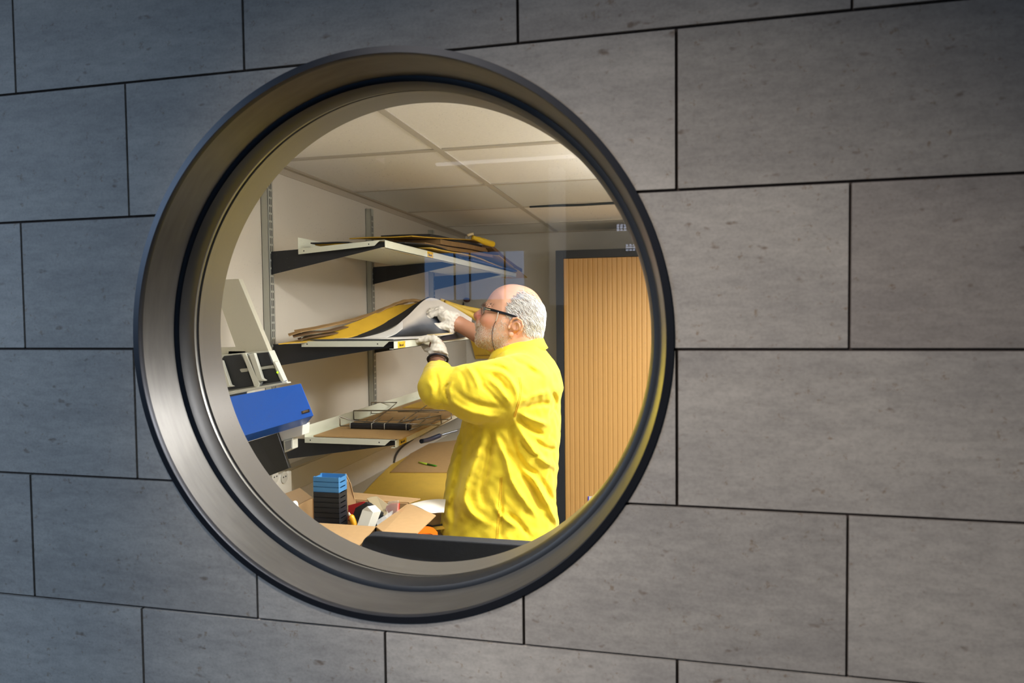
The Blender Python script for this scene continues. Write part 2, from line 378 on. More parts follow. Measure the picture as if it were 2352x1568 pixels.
# suspended-ceiling grid
g = MB(); tw = .012; ZT = ZC - .004
for x in (-.708, -.108, .492): g.box(x-tw, x+tw, YI, YB, ZT, ZC)
for y in (1.485, 2.085, 2.685, 3.285, 3.885): g.box(XL, XR, y-tw, y+tw, ZT-.0005, ZC)
o = g.build('trim_1', mat('grid_bar', (190, 184, 172), .6)); o['kind'] = 'structure'
g = MB(); g.box(XL, XL+.022, YI, YB, ZC-.006, ZC); g.box(XL, XL+.003, YI, YB, ZC-.028, ZC-.006); g.box(XL+.022, XL+.026, YI, YB, ZC-.0035, ZC)
g.box(XL, XR, YB-.022, YB, ZC-.005, ZC)
o = g.build('trim_2', mat('edge_angle', (176, 166, 148), .6)); o['kind'] = 'structure'
g = MB(); g.box(XL, XL+.012, YI, YB, 0, .07); o = g.build('baseboard_left', mat('baseboard', (90, 86, 80), .6)); o['kind'] = 'structure'
# perforated metal ceiling panels
def perf_mat():
    m = bpy.data.materials.new('perforated_metal'); m.use_nodes = True; nt = m.node_tree; b = nt.nodes['Principled BSDF']; N = nt.nodes.new; L = nt.links.new
    tc = N('ShaderNodeTexCoord'); mp = N('ShaderNodeMapping'); mp.inputs['Rotation'].default_value = (0, 0, math.radians(32)); L(tc.outputs['Object'], mp.inputs[0])
    w1 = N('ShaderNodeTexWave'); w1.inputs['Scale'].default_value = 48; w1.bands_direction = 'X'; L(mp.outputs[0], w1.inputs[0])
    w2 = N('ShaderNodeTexWave'); w2.inputs['Scale'].default_value = 90; w2.bands_direction = 'Y'; L(mp.outputs[0], w2.inputs[0])
    a = N('ShaderNodeMath'); a.operation = 'MULTIPLY_ADD'; L(w2.outputs['Fac'], a.inputs[0]); a.inputs[1].default_value = .35; L(w1.outputs['Fac'], a.inputs[2])
    r = N('ShaderNodeValToRGB'); r.color_ramp.elements[0].position = .3; r.color_ramp.elements[0].color = lin((176, 178, 176)); r.color_ramp.elements[1].position = .9; r.color_ramp.elements[1].color = lin((238, 238, 232))
    L(a.outputs[0], r.inputs[0]); L(r.outputs[0], b.inputs['Base Color']); b.inputs['Roughness'].default_value = .5; b.inputs['Metallic'].default_value = 0
    return m
pm = perf_mat()
for i, (x0, x1, lab) in enumerate([(XL+.028, -.708-tw-.004, 'grey perforated metal ceiling panel against the shelving wall'), (-.708+tw+.004, -.108-tw-.004, 'grey perforated metal ceiling panel above the wooden shutter cabinet')]):
    o = MB().box(x0, x1, 2.685+tw+.004, 3.285-tw-.004, ZC-.0035, ZC-.0005).build('ceiling_panel', pm); recenter(o); tag(o, lab, 'ceiling panel', 'perforated ceiling panels')
pts = spline([(-.66, 3.264, ZC-.006), (-.55, 3.255, ZC-.008), (-.42, 3.245, ZC-.012), (-.3, 3.25, ZC-.010), (-.12, 3.25, ZC-.010), (.1, 3.25, ZC-.009)], 6)
o = MB().tube(pts, .0055).build('cable', mat('dark_cable', (34, 42, 46), .6), smooth=True); recenter(o); tag(o, 'black cable along the far edge of the perforated ceiling panels', 'cable')

# ------------------------------------------------------------------ hall outside, seen only as reflections in the pane
def back(px, py, Yv):           # a point whose mirror image in the pane appears at this pixel
    p = at(px, py, Yv); p[1] = 2*1.348 - Yv; return p
Yh = 5.6; Y0 = 2*1.348 - Yh
slab('floor.001', -5, 5, Y0-.3, D+.006, -.1, 0, mat('hall_floor', (66, 64, 62), .5))
a0 = back(975, 583, Yh); a1 = back(1203, 686, Yh)
HW = thing('hall_window', (0, Y0, a1[2]), 'bluish daylit window reflected in the round pane', 'window')
sky = emit('daylight_glass', (110, 160, 225), 4.6)
MB().box(a0[0], a1[0], Y0-.02, Y0, a1[2], a0[2]).build('glazing', sky, HW)
g = MB()
for px in (1045, 1080, 1160):
    p = back(px, 600, Yh); g.box(p[0]-.006, p[0]+.006, Y0, Y0+.02, a1[2], a0[2])
g.box(a0[0]-.03, a1[0]+.03, Y0-.01, Y0+.02, a0[2], a0[2]+.03); g.box(a0[0]-.03, a1[0]+.03, Y0-.01, Y0+.02, a1[2]-.03, a1[2])
g.build('window_bar', mat('hall_frame', (70, 66, 66), .6), HW)
hallwall = MB(); p0 = back(400, 300, Yh+.1)
slab('wall_hall', -5.5, 4.5, Y0-.2, Y0-.1, 0, 3.6, mat('hall_plaster', (118, 116, 112), .8))
def col(px0, px1, yv, m, label, z0=0, z1=3.4, name='hall_column'):
    a, b = back(px0, 700, yv), back(px1, 700, yv); o = MB().box(a[0], b[0], b[1]-.15, b[1], z0, z1).build(name, m); recenter(o); tag(o, label, 'column'); return o
col(889, 946, 4.6, mat('column_dark', (22, 20, 18), .8), 'dark column of the hall mirrored in the pane left of the blue window')
col(1262, 1294, 4.9, emit('column_glow', (205, 215, 230), 1.0, (200, 200, 200)), 'pale hall pillar with its daylight put in as glow, mirrored beside the shutter cabinet', z0=back(1270, 700, 4.9)[2], z1=back(1270, 385, 4.9)[2], name='hall_pillar_glow')  # emission stands in for daylight falling on a pale pillar
a, b = back(1000, 379, 4.9), back(1330, 364, 4.9)
o = MB().box(a[0], b[0], a[1]-.05, a[1], a[2], a[2]+.016).build('hall_ceiling_lamp', emit('lamp_white', (240, 240, 250), 4)); recenter(o); tag(o, 'thin white strip lamp of the hall mirrored across the ceiling', 'lamp')
for (px, py, lab) in ((1428, 522, 'upper'), (1449, 568, 'lower')):
    c = back(px, py, 4.9); mb = MB()
    for i in range(3):
        for k in range(3): mb.box(c[0]-.034+i*.024, c[0]-.018+i*.024, c[1]-.02, c[1], c[2]-.022+k*.017, c[2]-.012+k*.017)
    o = mb.build('hall_spotlight', emit('spot_white_' + lab, (215, 225, 255), 9)); recenter(o); tag(o, lab + ' of two small white hall lamps mirrored at the right rim of the pane', 'lamp')

P_ = [back(862, 364, 4.9), back(918, 359, 4.9), back(915, 398, 4.9)]
o = MB().prism(P_, (0, -.03, 0)).build('hall_corner_lamp', emit('panel_white', (235, 225, 230), 2.2)); recenter(o); tag(o, 'small pale triangular light of the hall mirrored on the ceiling tiles', 'lamp')

# ================================================================== SHELVING ON THE LEFT WALL
creme = mat('cream_enamel', (214, 216, 196), .38, spec=.5)
upm = mat('upright_grey', (176, 178, 168), .4, .3)
slotm = mat('slot_dark', (50, 50, 48), .8)
brm = mat('bracket_black', (24, 27, 32), .5)
UY = (2.047, 2.845, 3.65); UW = .028; UX = XL + .027; ZU = CAMZ + .468
for i, y in enumerate(UY):
    lab = ('nearest slotted grey shelf upright, left edge of the shelves', 'middle slotted grey shelf upright behind the near shelf ends', 'farthest slotted grey shelf upright, behind the curled sheets')[i]
    t = thing('shelf_upright', (XL, y, CAMZ-.52), lab, 'shelf upright', 'slotted wall uprights')
    mb = MB(); th = .003
    zt = ZU if i else ZC - .03
    mb.box(XL, XL+th, y, y+UW, CAMZ-.515, zt); mb.box(XL, UX, y, y+th, CAMZ-.515, zt); mb.box(XL, UX, y+UW-th, y+UW, CAMZ-.515, zt); mb.box(UX-th, UX, y, y+UW, CAMZ-.515, zt)
    mb.build('channel', upm, t, bevel=.0008, seg=1)
    s = MB(); z = CAMZ - .50
    while z < zt - .03:
        for dy in (.0075, .0165): s.box(UX-.001, UX+.0004, y+dy, y+dy+.0035, z, z+.019)
        z += .0255
    s.build('slots', slotm, t)
# brackets: (z top, z bottom at the root, front z)
SH = [('top', .219, .238), ('middle', -.0797, -.0794), ('bottom', -.3920, -.3920)]
for k, (nm, zr, zf) in enumerate(SH):
    for i, y in enumerate(UY):
        if k == 1 and i == 2: continue
        sp = ('nearest', 'second', 'farthest')[i]
        yb = y + UW/2
        xr, xf = UX-.002, (-.878, -.866, -.862)[k]
        z0 = CAMZ + zr - (zf-zr)*.4; zb = (zr-.005, zr-.010, zr-.010)[k]
        P = [(xr, yb-.002, CAMZ+zb), (xf, yb-.002, CAMZ+zf-.005), (xf, yb-.002, CAMZ+zf-.019), (xr, yb-.002, CAMZ+zr-.080 - (.004 if k else 0))]
        o = MB().prism(P, (0, .004, 0)).build('shelf_bracket', brm); recenter(o)
        tag(o, '%s black tapered bracket under the %s shelf' % (sp, nm), 'bracket', 'black shelf brackets')
def shelf(nm, zr, zf, xr, xf, y0, y1, label):
    t = thing('shelf', ((xr+xf)/2, (y0+y1)/2, CAMZ+zr-.02), label, 'shelf', 'cream metal wall shelves')
    zz = lambda x: CAMZ + zr + (zf-zr)*(x-xr)/(xf-xr)
    mb = MB(); mb.prism([(xr, y0, zz(xr)), (xf, y0, zz(xf)), (xf, y0, zz(xf)-.0015), (xr, y0, zz(xr)-.0015)], (0, y1-y0, 0))
    mb.prism([(xf, y0, zz(xf)), (xf, y0, zz(xf)-.026), (xf-.0015, y0, zz(xf)-.026), (xf-.0015, y0, zz(xf))], (0, y1-y0, 0))
    mb.prism([(xf, y0, zz(xf)-.0245), (xf, y0, zz(xf)-.026), (xf-.016, y0, zz(xf)-.026), (xf-.016, y0, zz(xf)-.0245)], (0, y1-y0, 0))
    mb.prism([(xr, y0, zz(xr)), (xr, y0, zz(xr)+.036), (xr-.0015, y0, zz(xr)+.036), (xr-.0015, y0, zz(xr))], (0, y1-y0, 0))
    mb.build('tray', creme, t)
    for yy, d in ((y0-.0012, 1), (y1, -1)):
        MB().prism([(xr, yy, zz(xr)), (xf-.002, yy, zz(xf)), (xf-.016, yy, zz(xf)-.001), (xf-.036, yy, zz(xf)-.018), (xr, yy, zz(xr)-.018)], (0, .0012, 0)).build('side_flange', creme, t)
    for x in (xr+.02, xf-.055):
        c = Vector((x, y0-.0014, zz(x)-.009)); MB().tube([c, c + Vector((0, .002, 0))], .0022, 10).build('screw_hole', slotm, t)
    return t, zz
XR_, XF = -1.172, -.868
S1, z1f = shelf('top', .219, .238, -1.176, -.876, 2.045, 3.92, 'top cream metal shelf on the left wall, loaded with torn yellow and brown folders')
S2, z2f = shelf('mid', -.0797, -.0794, -1.172, -.852, 2.045, 2.93, 'middle cream metal shelf under the curled stack of sheets the man lifts')
S3, z3f = shelf('low', -.392, -.392, -1.168, -.853, 2.045, 3.92, 'bottom cream metal shelf carrying wire racks and a brown board')
# price-tag like shelf stickers
yel = mat('sticker_yellow', (216, 176, 40), .6); ink = mat('ink_dark', (30, 26, 22), .7)
for S, zf, xf, y, sc_ in ((S1, .238, -.876, 2.43, 1), (S2, -.0794, -.852, 2.075, 1), (S3, -.392, -.853, 2.075, 1)):
    st = MB().box(xf, xf+.0006, y, y+.062, CAMZ+zf-.024, CAMZ+zf-.003).build('sticker', yel, S); st['label'] = 'yellow sticker with dark lettering'
    mk = MB()
    for dy_, h_ in ((.012, .009), (.0165, .005), (.021, .006), (.0275, .004), (.033, .005), (.0385, .004), (.0435, .006)): mk.box(xf+.0005, xf+.0009, y+dy_, y+dy_+.0033, CAMZ+zf-.0175, CAMZ+zf-.0175+h_)
    mk.box(xf+.0005, xf+.0009, y+.012, y+.046, CAMZ+zf-.0185, CAMZ+zf-.0170)
    mk.build('lettering', ink, st)

# ---- wall trunking with sockets
tr = mat('trunking', (168, 160, 140), .5)
t = thing('cable_trunking', (XL, 2.9, CAMZ-.6), 'beige cable trunking along the left wall under the bottom shelf', 'trunking')
mb = MB(); mb.box(XL, XL+.045, YI+.02, 4.2, CAMZ-.598, CAMZ-.515); mb.build('body', tr, t, bevel=.002)
mb = MB(); mb.box(XL+.045, XL+.048, YI+.02, 4.2, CAMZ-.592, CAMZ-.521); mb.build('cover', mat('trunking_cover', (176, 168, 148), .5), t)
white = mat('white_plastic', (226, 224, 212), .35)
t = thing('socket_outlet', (XL+.05, 1.95, CAMZ-.6), 'white double wall socket on the trunking below the dark screen', 'socket')
mb = MB(); y0 = atX(617, 1092, XL+.06)[1]; y1 = atX(668, 1092, XL+.06)[1]
mb.box(XL+.0481, XL+.064, y0-.06, y1, CAMZ-.594, CAMZ-.515); mb.build('housing', white, t, bevel=.004)
for px in (631, 652):
    c = atX(px, 1096, XL+.0645); mb = MB(); mb.tube([c - Vector((.0, 0, 0)), c + Vector((.003, 0, 0))], .019, 28)
    so = mb.build('socket_face', mat('socket_rim', (200, 198, 186), .4), t); s = MB()
    for dy in (-.007, .007): s.tube([c + Vector((.003, dy, .002)), c + Vector((.0036, dy, .002))], .0028, 10)
    s.build('pin_hole', slotm, so)

# ---- desk along the wall
t = thing('workbench', (-1.03, 2.8, 0), 'long workbench top along the left wall under the shelves', 'bench')
top = mat('bench_top', (188, 178, 156), .5); ZD = CAMZ - .713
MB().box(XL+.002, -.785, YI+.03, 4.2, ZD-.03, ZD-.0005).build('top', top, t, bevel=.002)
for (x, y) in ((-1.27, 1.5), (-.82, 1.5), (-1.27, 4.1), (-.82, 4.1), (-.82, 2.8), (-1.27, 2.8)): MB().box(x-.02, x+.02, y-.02, y+.02, 0, ZD-.03).build('leg', mat('bench_leg', (120, 120, 116), .4, .6), t)

# ================================================================== PAPERS
kraft = mat('kraft_brown', (150, 118, 72), .75, noise=.18, scale=30)
kraft2 = mat('kraft_dark', (112, 84, 50), .8, noise=.25, scale=22)
yfold = mat('yellow_folder', (206, 164, 44), .6, noise=.10, scale=14)
yfold2 = mat('yellow_folder_pale', (214, 178, 70), .6, noise=.10, scale=14)
blackf = mat('black_folder', (30, 31, 34), .6)
whitep = mat('white_paper', (214, 212, 206), .6)
board = mat('brown_board', (176, 142, 92), .7, noise=.08, scale=40)
beige = mat('beige_board', (206, 186, 140), .7)
def sh(name, rows, m, label, cat, group=None, **k):
    rr = [[at(*p) for p in r] for r in rows]; o = sheet(rr, **k).build(name, m, smooth=False); recenter(o); o.data.shade_smooth()
    try: o.data.set_sharp_from_angle(angle=math.radians(40))
    except Exception: pass
    return tag(o, label, cat, group)

# --- on the top shelf (flat world coordinates: x across, y along, z up)
def flat(name, m, label, x0, x1, y0, y1, z, th, rot=0, wav=.003, seed=0, lift=None, cat='folder', nx=4, ny=6):
    rn = np.random.default_rng(seed); rows = []
    cx, cy = (x0+x1)/2, (y0+y1)/2; c, s = math.cos(rot), math.sin(rot)
    for i in range(ny):
        r = []
        for j in range(nx):
            x = x0 + (x1-x0)*j/(nx-1); y = y0 + (y1-y0)*i/(ny-1); X = cx + (x-cx)*c - (y-cy)*s; Y = cy + (x-cx)*s + (y-cy)*c
            zz = z + rn.uniform(0, wav) + (lift((x-x0)/(x1-x0), (y-y0)/(y1-y0)) if lift else 0); r.append((X, Y, zz))
        rows.append(r)
    o = sheet(rows, th=th, nu=3, nv=3).build(name, m); recenter(o); o.data.shade_smooth()
    try: o.data.set_sharp_from_angle(angle=math.radians(35))
    except Exception: pass
    return tag(o, label, cat, 'folders on the top shelf')
ZT1 = CAMZ + .240
flat('folder', yfold, 'thin yellow folder lying lowest at the near end of the top shelf', -1.13, -.90, 2.07, 2.62, ZT1-.010, .003, 0, .001, 1)
flat('folder', blackf, 'black folder flap showing at the near rear corner of the top shelf', -1.15, -1.02, 2.06, 2.3, ZT1-.006, .004, .1, .002, 2)
flat('folder', blackf, 'black folder with curled edge over the near part of the top shelf', -1.10, -.885, 2.20, 2.95, ZT1+.001, .004, .03, .002, 3, lambda u, v: .020*math.sin(v*3.1)*u)
flat('folder', yfold2, 'yellow folder running along the front edge of the top shelf', -1.08, -.862, 2.42, 3.55, ZT1+.004, .003, .01, .002, 4, lambda u, v: .020*math.sin(v*3.1)**2*(1-.3*u))
flat('folder', kraft, 'lower brown cardboard folder in the middle of the top shelf pile', -1.12, -.90, 2.50, 3.45, ZT1+.020, .014, -.02, .004, 5, lambda u, v: .030*v)
flat('folder', kraft, 'thick brown folder with a torn corner on the top shelf pile', -1.12, -.91, 2.68, 3.42, ZT1+.044, .020, .0, .004, 6, lambda u, v: .030*v)
flat('folder', blackf, 'dark folder between brown folders high on the top shelf', -1.14, -.93, 2.62, 3.38, ZT1+.070, .010, .0, .003, 7, lambda u, v: .028*v)
flat('folder', yfold, 'yellow folder topmost on the top shelf pile with a crumpled corner', -1.16, -.92, 2.36, 3.40, ZT1+.040, .0035, .02, .003, 8, lambda u, v: .078*min(1, v*1.15))
flat('folder', kraft2, 'brown folder sagging at the far end of the top shelf', -1.08, -.865, 3.38, 3.98, ZT1+.004, .018, -.04, .003, 9, lambda u, v: .085*(1-v)**1.3)
flat('folder', mat('blue_wrap', (70, 80, 120), .5), 'blue wrapped sheet under brown folders at the far end of the top shelf', -1.0, -.868, 3.0, 3.9, ZT1+.002, .006, 0, .002, 10)
flat('folder', yfold, 'ragged yellow folder overhanging the far end of the top shelf', -1.02, -.862, 3.50, 4.12, ZT1+.006, .005, -.03, .006, 11, lambda u, v: .055*(1-v)-.03*v)
flat('folder', yfold2, 'yellow folder drooping beyond the far end of the top shelf pile', -1.10, -.90, 3.42, 3.85, ZT1+.10, .005, .03, .006, 12, lambda u, v: -.06*v)
c = at(1108, 553, 3.2); c2 = at(1134, 561, 3.28)
o = MB().tube(spline([at(1085, 545, 3.15), at(1098, 549, 3.18), c, at(1122, 558, 3.25), c2], 4), [.010]*4+[.013]*4+[.015]*4+[.015]*4+[.012], 12).build('rolled_sheet', mat('amber_film', (222, 184, 20), .3), smooth=True); recenter(o)
tag(o, 'rolled bright yellow sheet sticking out of the top shelf pile', 'roll')
o = MB().tube(spline([at(1074, 541, 3.1), at(1080, 538, 3.11), at(1087, 537, 3.12)], 4), .006, 8).build('paper_scrap', mat('scrap', (214, 196, 156), .8), smooth=True); recenter(o); tag(o, 'crumpled cream paper scrap on top of the highest folder', 'paper')

# --- lifted stack on the middle shelf
# each layer: (upper edge points), (lower edge points)
G2 = 'sheets of the lifted stack'
def layer(name, m, label, up, lo, th=.002, cat='sheet', mid=None, wav=0, seed=0):
    rows = [up] + ([mid] if mid else []) + [lo]
    if not mid: rows = [up, [tuple((np.array(a)+np.array(b))/2) for a, b in zip(up, lo)], lo]
    return sh(name, rows, m, label, cat, G2, th=th, wav=wav, seed=seed, up=(-.5, .3, .8))
# brown papers at the rear, left end fanned
fan = [((662, 768, 2.02), (700, 757, 2.06), (760, 745, 2.16), (830, 727, 2.35), (900, 702, 2.60), (935, 692, 2.74)), ((672, 771, 2.03), (712, 763, 2.07), (770, 755, 2.17), (840, 737, 2.36), (905, 710, 2.61), (940, 700, 2.75)),
       ((676, 760, 2.05), (715, 752, 2.09), (770, 742, 2.18), (822, 730, 2.34), (880, 708, 2.56), (930, 690, 2.74)), ((684, 778, 2.05), (718, 771, 2.08), (772, 762, 2.17), (845, 744, 2.36), (908, 716, 2.61), (948, 700, 2.77)),
       ((820, 734, 2.34), (850, 722, 2.42), (885, 706, 2.52), (920, 692, 2.66), (945, 688, 2.76), (968, 690, 2.82)), ((840, 730, 2.44), (870, 716, 2.50), (905, 699, 2.62), (935, 690, 2.72), (960, 692, 2.80), (985, 700, 2.86))]
labs = ['brown paper folder with its pointed end farthest left on the middle shelf', 'second brown paper folder under the pointed one on the middle shelf', 'uppermost brown paper folder of the middle shelf stack', 'lowest brown paper folder lying on the yellow one', 'crumpled brown folder near the top of the lifted stack', 'dark brown folder with a torn edge behind the peak of the lifted stack']
for i, f in enumerate(fan):
    lo = [(p[0]+2, p[1]+4.5, p[2]-.02) for k, p in enumerate(f)]
    layer('folder', [kraft, kraft2, kraft, kraft2, kraft, kraft2][i], labs[i], list(f), lo, .0035, 'folder', wav=.002, seed=i)
layer('folder', yfold, 'large yellow folder curving up in the lifted stack on the middle shelf',
      [(700, 779, 2.14), (770, 757, 2.18), (830, 735, 2.32), (880, 712, 2.50), (905, 703, 2.60), (940, 700, 2.70)],
      [(640, 791, 1.98), (760, 781, 2.10), (830, 770, 2.20), (880, 748, 2.36), (915, 726, 2.50), (965, 694, 2.66)], .003, 'folder')
layer('folder', blackf, 'black folder edge between the yellow folder and the grey print',
      [(745, 780, 2.12), (820, 768, 2.2), (880, 744, 2.38), (920, 722, 2.52), (955, 699, 2.62), (985, 683, 2.70)],
      [(760, 783, 2.1), (835, 776, 2.18), (890, 757, 2.32), (930, 733, 2.46), (962, 708, 2.58), (990, 690, 2.68)], .004, 'folder')
def print_mat():
    m = bpy.data.materials.new('photo_print'); m.use_nodes = True; nt = m.node_tree; b = nt.nodes['Principled BSDF']; N = nt.nodes.new; L = nt.links.new
    a = N('ShaderNodeAttribute'); a.attribute_name = 'grad'; nz = N('ShaderNodeTexNoise'); nz.inputs['Scale'].default_value = 6; nz.inputs['Detail'].default_value = 3
    tc = N('ShaderNodeTexCoord'); L(tc.outputs['Object'], nz.inputs[0])
    ad = N('ShaderNodeMath'); ad.operation = 'MULTIPLY_ADD'; L(nz.outputs['Fac'], ad.inputs[0]); ad.inputs[1].default_value = .35; L(a.outputs['Fac'], ad.inputs[2])
    r = N('ShaderNodeValToRGB'); e = r.color_ramp.elements; e[0].position = .34; e[0].color = lin((212, 204, 192)); e[1].position = 1.02; e[1].color = lin((26, 30, 38))
    k = e.new(.62); k.color = lin((160, 158, 156)); k = e.new(.80); k.color = lin((84, 90, 100)); L(ad.outputs[0], r.inputs[0]); L(r.outputs[0], b.inputs['Base Color']); b.inputs['Roughness'].default_value = .4
    return m
# the grey print: white at its raised corner, near black along its lower edge (printed tones)
up = [(730, 781, 2.1), (820, 778, 2.14), (895, 757, 2.30), (935, 727, 2.46), (985, 685, 2.68), (1035, 702, 2.80), (1084, 731, 2.90)]
lo = [(740, 785, 2.06), (840, 786, 2.08), (905, 785, 2.16), (960, 783, 2.28), (1000, 783, 2.42), (1040, 779, 2.60), (1080, 772, 2.80)]
md = [(735, 783, 2.09), (830, 783, 2.12), (900, 772, 2.24), (950, 755, 2.38), (995, 736, 2.56), (1040, 741, 2.70), (1082, 752, 2.85)]
o = sh('photo_print', [up, md, lo], print_mat(), 'large grey toned print held up by the right gloved hand', 'print', G2, th=.0012, nu=8, nv=10, up=(-.5, .3, .8))
me = o.data; ca = me.color_attributes.new('grad', 'FLOAT_COLOR', 'POINT'); nc = 6*8+1; nr = 2*10+1
for i in range(len(me.vertices)):
    k = i % (nc*nr); r_, c_ = divmod(k, nc); u = c_/(nc-1); v = r_/(nr-1)
    g = .12 + .85*v**.85 - .30*max(0, u-.66) + .45*max(0, .55-u) - .22*math.exp(-((v-.22)/.12)**2)
    ca.data[i].color = (g, g, g, 1)
layer('sheet', whitep, 'white sheet folded under the grey print on the middle shelf', [(740, 783, 2.1), (830, 776, 2.16), (895, 758, 2.28), (925, 738, 2.38)], [(755, 786, 2.08), (845, 783, 2.12), (900, 771, 2.22), (925, 755, 2.32)], .0015)
# lying sheets the left hand holds down
zs = CAMZ - .0742
o = sheet([[(-1.12, 2.12, zs), (-1.0, 2.09, zs), (-.90, 2.06, zs), (-.862, 2.055, zs)], [(-1.10, 2.3, zs+.001), (-.98, 2.3, zs), (-.88, 2.26, zs), (-.838, 2.24, zs-.004)], [(-1.10, 2.5, zs+.001), (-.98, 2.5, zs), (-.88, 2.48, zs), (-.836, 2.44, zs-.003)], [(-1.08, 2.7, zs+.001), (-.98, 2.7, zs), (-.88, 2.7, zs), (-.848, 2.68, zs)]], th=.0012).build('sheet', whitep); recenter(o); o.data.shade_smooth(); tag(o, 'white sheet with small blue marks lying at the front of the middle shelf', 'sheet', G2)
mb = MB()
for px in (918, 925, 931):
    a = at(px, 787.5, 2.12) + Vector((0, 0, .0035)); mb.box(a[0]-.004, a[0]+.002, a[1], a[1]+.004, a[2], a[2]+.0004)
mk = mb.build('blue_mark', mat('blue_ink', (56, 60, 130), .6)); mk.parent = o; mk.location = -o.location
flat2 = MB().box(-1.15, -.86, 2.06, 2.90, CAMZ-.078, CAMZ-.0745).build('board', mat('mount_board', (66, 68, 72), .6)); recenter(flat2); tag(flat2, 'thin dark board lying flat on the middle shelf under the sheets', 'board')
o = MB().box(-1.02, -.848, 2.40, 2.955, CAMZ-.0742, CAMZ-.069).build('board', beige); recenter(o); tag(o, 'beige card edge lying on the middle shelf beside the left glove', 'board')
# yellow rolls behind the print
for pts, r, lab in (([(1010, 690, 2.95), (1050, 704, 3.0), (1110, 716, 3.05), (1150, 722, 3.08)], .012, 'upper of two yellow paper rolls behind the grey print'), ([(1020, 695, 2.9), (1060, 713, 2.95), (1100, 732, 3.0), (1140, 750, 3.03)], .014, 'lower of two yellow paper rolls behind the grey print')):
    o = MB().tube(spline([at(*p) for p in pts], 6), r, 14).build('paper_roll', yfold2, smooth=True); recenter(o); tag(o, lab, 'roll', 'yellow rolls')
# clip lamp on the wall
t = thing('clip_holder', at(1065, 690, 4.3), 'small dark clip with a brown round pad on the wall beside the farthest upright', 'clip')
dk = mat('clip_dark', (52, 48, 44), .5)
MB().tube(spline([at(1058, 684, 4.32), at(1061, 690, 4.31), at(1064, 699, 4.28), at(1058, 704, 4.26), at(1050, 706, 4.25)], 5), .006, 10).build('arm', dk, t, smooth=True)
mb = MB(); a = at(1060, 688, 4.338); mb.box(a[0]-.016, a[0]+.010, a[1]-.01, a[1]+.01, a[2]-.022, a[2]+.022); mb.build('body', dk, t, bevel=.004)
mb = MB(); a = at(1071, 689, 4.30); mb.tube([a + Vector((-.022, 0, .002)), a + Vector((-.01, 0, .002)), a + Vector((.005, 0, 0)), a + Vector((.02, 0, -.001)), a + Vector((.026, 0, -.002))], [.004, .013, .016, .012, .003], 14); mb.build('pad', mat('clip_red', (78, 44, 34), .5), t, smooth=True)
# yellow envelope hanging behind the chin
o = sh('envelope', [[(1078, 770, 4.325), (1110, 766, 4.325), (1160, 766, 4.325)], [(1086, 800, 4.325), (1115, 798, 4.325), (1160, 798, 4.325)], [(1092, 824, 4.325), (1115, 824, 4.325), (1160, 824, 4.325)]], yfold, 'yellow envelope hanging behind the chin of the man', 'envelope', th=.02, up=(0, 1, 0))
mb = MB(); a = at(1092, 816, 4.322); b = at(1160, 816, 4.322); mb.box(a[0], b[0], a[1]-.002, a[1]-.0005, a[2]-.0015, a[2]+.0015); k = mb.build('band', kraft2); k.parent = o; k.location = -o.location

# --- bottom shelf
Z3 = CAMZ - .392
o = MB().box(-1.14, -.835, 2.05, 3.25, Z3+.0015, Z3+.0055).build('board', board); recenter(o); tag(o, 'brown board covering the near part of the bottom shelf', 'board')
o = MB().box(-1.10, -.86, 2.72, 3.35, Z3+.0060, Z3+.0085).build('folder', yfold); o.rotation_euler[2] = 0; recenter(o); tag(o, 'yellow folder lying under the wire racks on the bottom shelf', 'folder')
o = MB().box(-1.15, -.9, 3.36, 3.9, Z3+.002, Z3+.006).build('sheet', whitep); recenter(o); tag(o, 'white sheets lying at the far end of the bottom shelf', 'sheet')
wire = mat('steel_wire', (150, 144, 132), .3, .9)
def wire_rack(pts_frame, rails, label, name='wire_rack', r=.0023):
    t = thing(name, at(*pts_frame[0]), label, 'wire rack', 'wire racks on the bottom shelf')
    MB().tube([at(*p) for p in pts_frame], r, 8).build('frame', wire, t, smooth=True)
    for a in rails: MB().tube([at(*p) for p in a], r*.85, 6).build('wire', wire, t, smooth=True)
    return t
# pixel positions taken at the racks' own depths along the shelf
wire_rack([(781, 977, 2.20), (780.5, 957, 2.20), (808, 965, 2.25), (875, 971, 2.2), (1010, 976, 2.2)], [[(781, 978, 2.20), (960, 978, 2.22)], [(940, 988, 2.18), (970, 975, 2.28)]], 'low wire rack lying nearest the front left on the bottom shelf')
wire_rack([(813, 963, 2.40), (812, 943, 2.40), (1036, 942, 2.45), (1037, 961, 2.45), (965, 1002, 2.10)], [[(813, 963, 2.40), (870, 966, 2.38), (1030, 963, 2.45)]] + [[(872-i*0+i*26, 942, 2.75), (832+i*26, 974, 2.26)] for i in range(7)], 'long wire rack with a raised rim across the bottom shelf')
wire_rack([(853, 949, 2.55), (852.5, 924, 2.6), (912, 924, 2.75), (896, 938, 2.6), (850, 973, 2.26)], [[(853, 949, 2.55), (950, 950, 2.6), (1046, 951, 2.65)], [(914, 945, 2.5), (1008, 946, 2.5)], [(990, 924, 2.7), (920, 972, 2.28)]], 'tall cornered wire rack standing behind the other racks')
wire_rack([(912, 972, 2.28), (960, 962, 2.3), (1012, 954, 2.35), (1014, 974, 2.35)], [[(945, 985, 2.15), (1012, 963, 2.35)]], 'bright straight wire handle lying across the racks', r=.0022)
t = thing('padded_bar', at(874, 982, 2.22), 'black bar held with white bands lying across the board on the bottom shelf', 'bar')
a, b = at(804, 981, 2.20), at(944, 981, 2.20); a[2] = b[2] = max(a[2], Z3+.0165)
MB().box(a[0], b[0], a[1]-.010, a[1]+.010, Z3+.0060, Z3+.0265).build('bar', mat('bar_black', (26, 26, 28), .5), t, bevel=.006, seg=3)
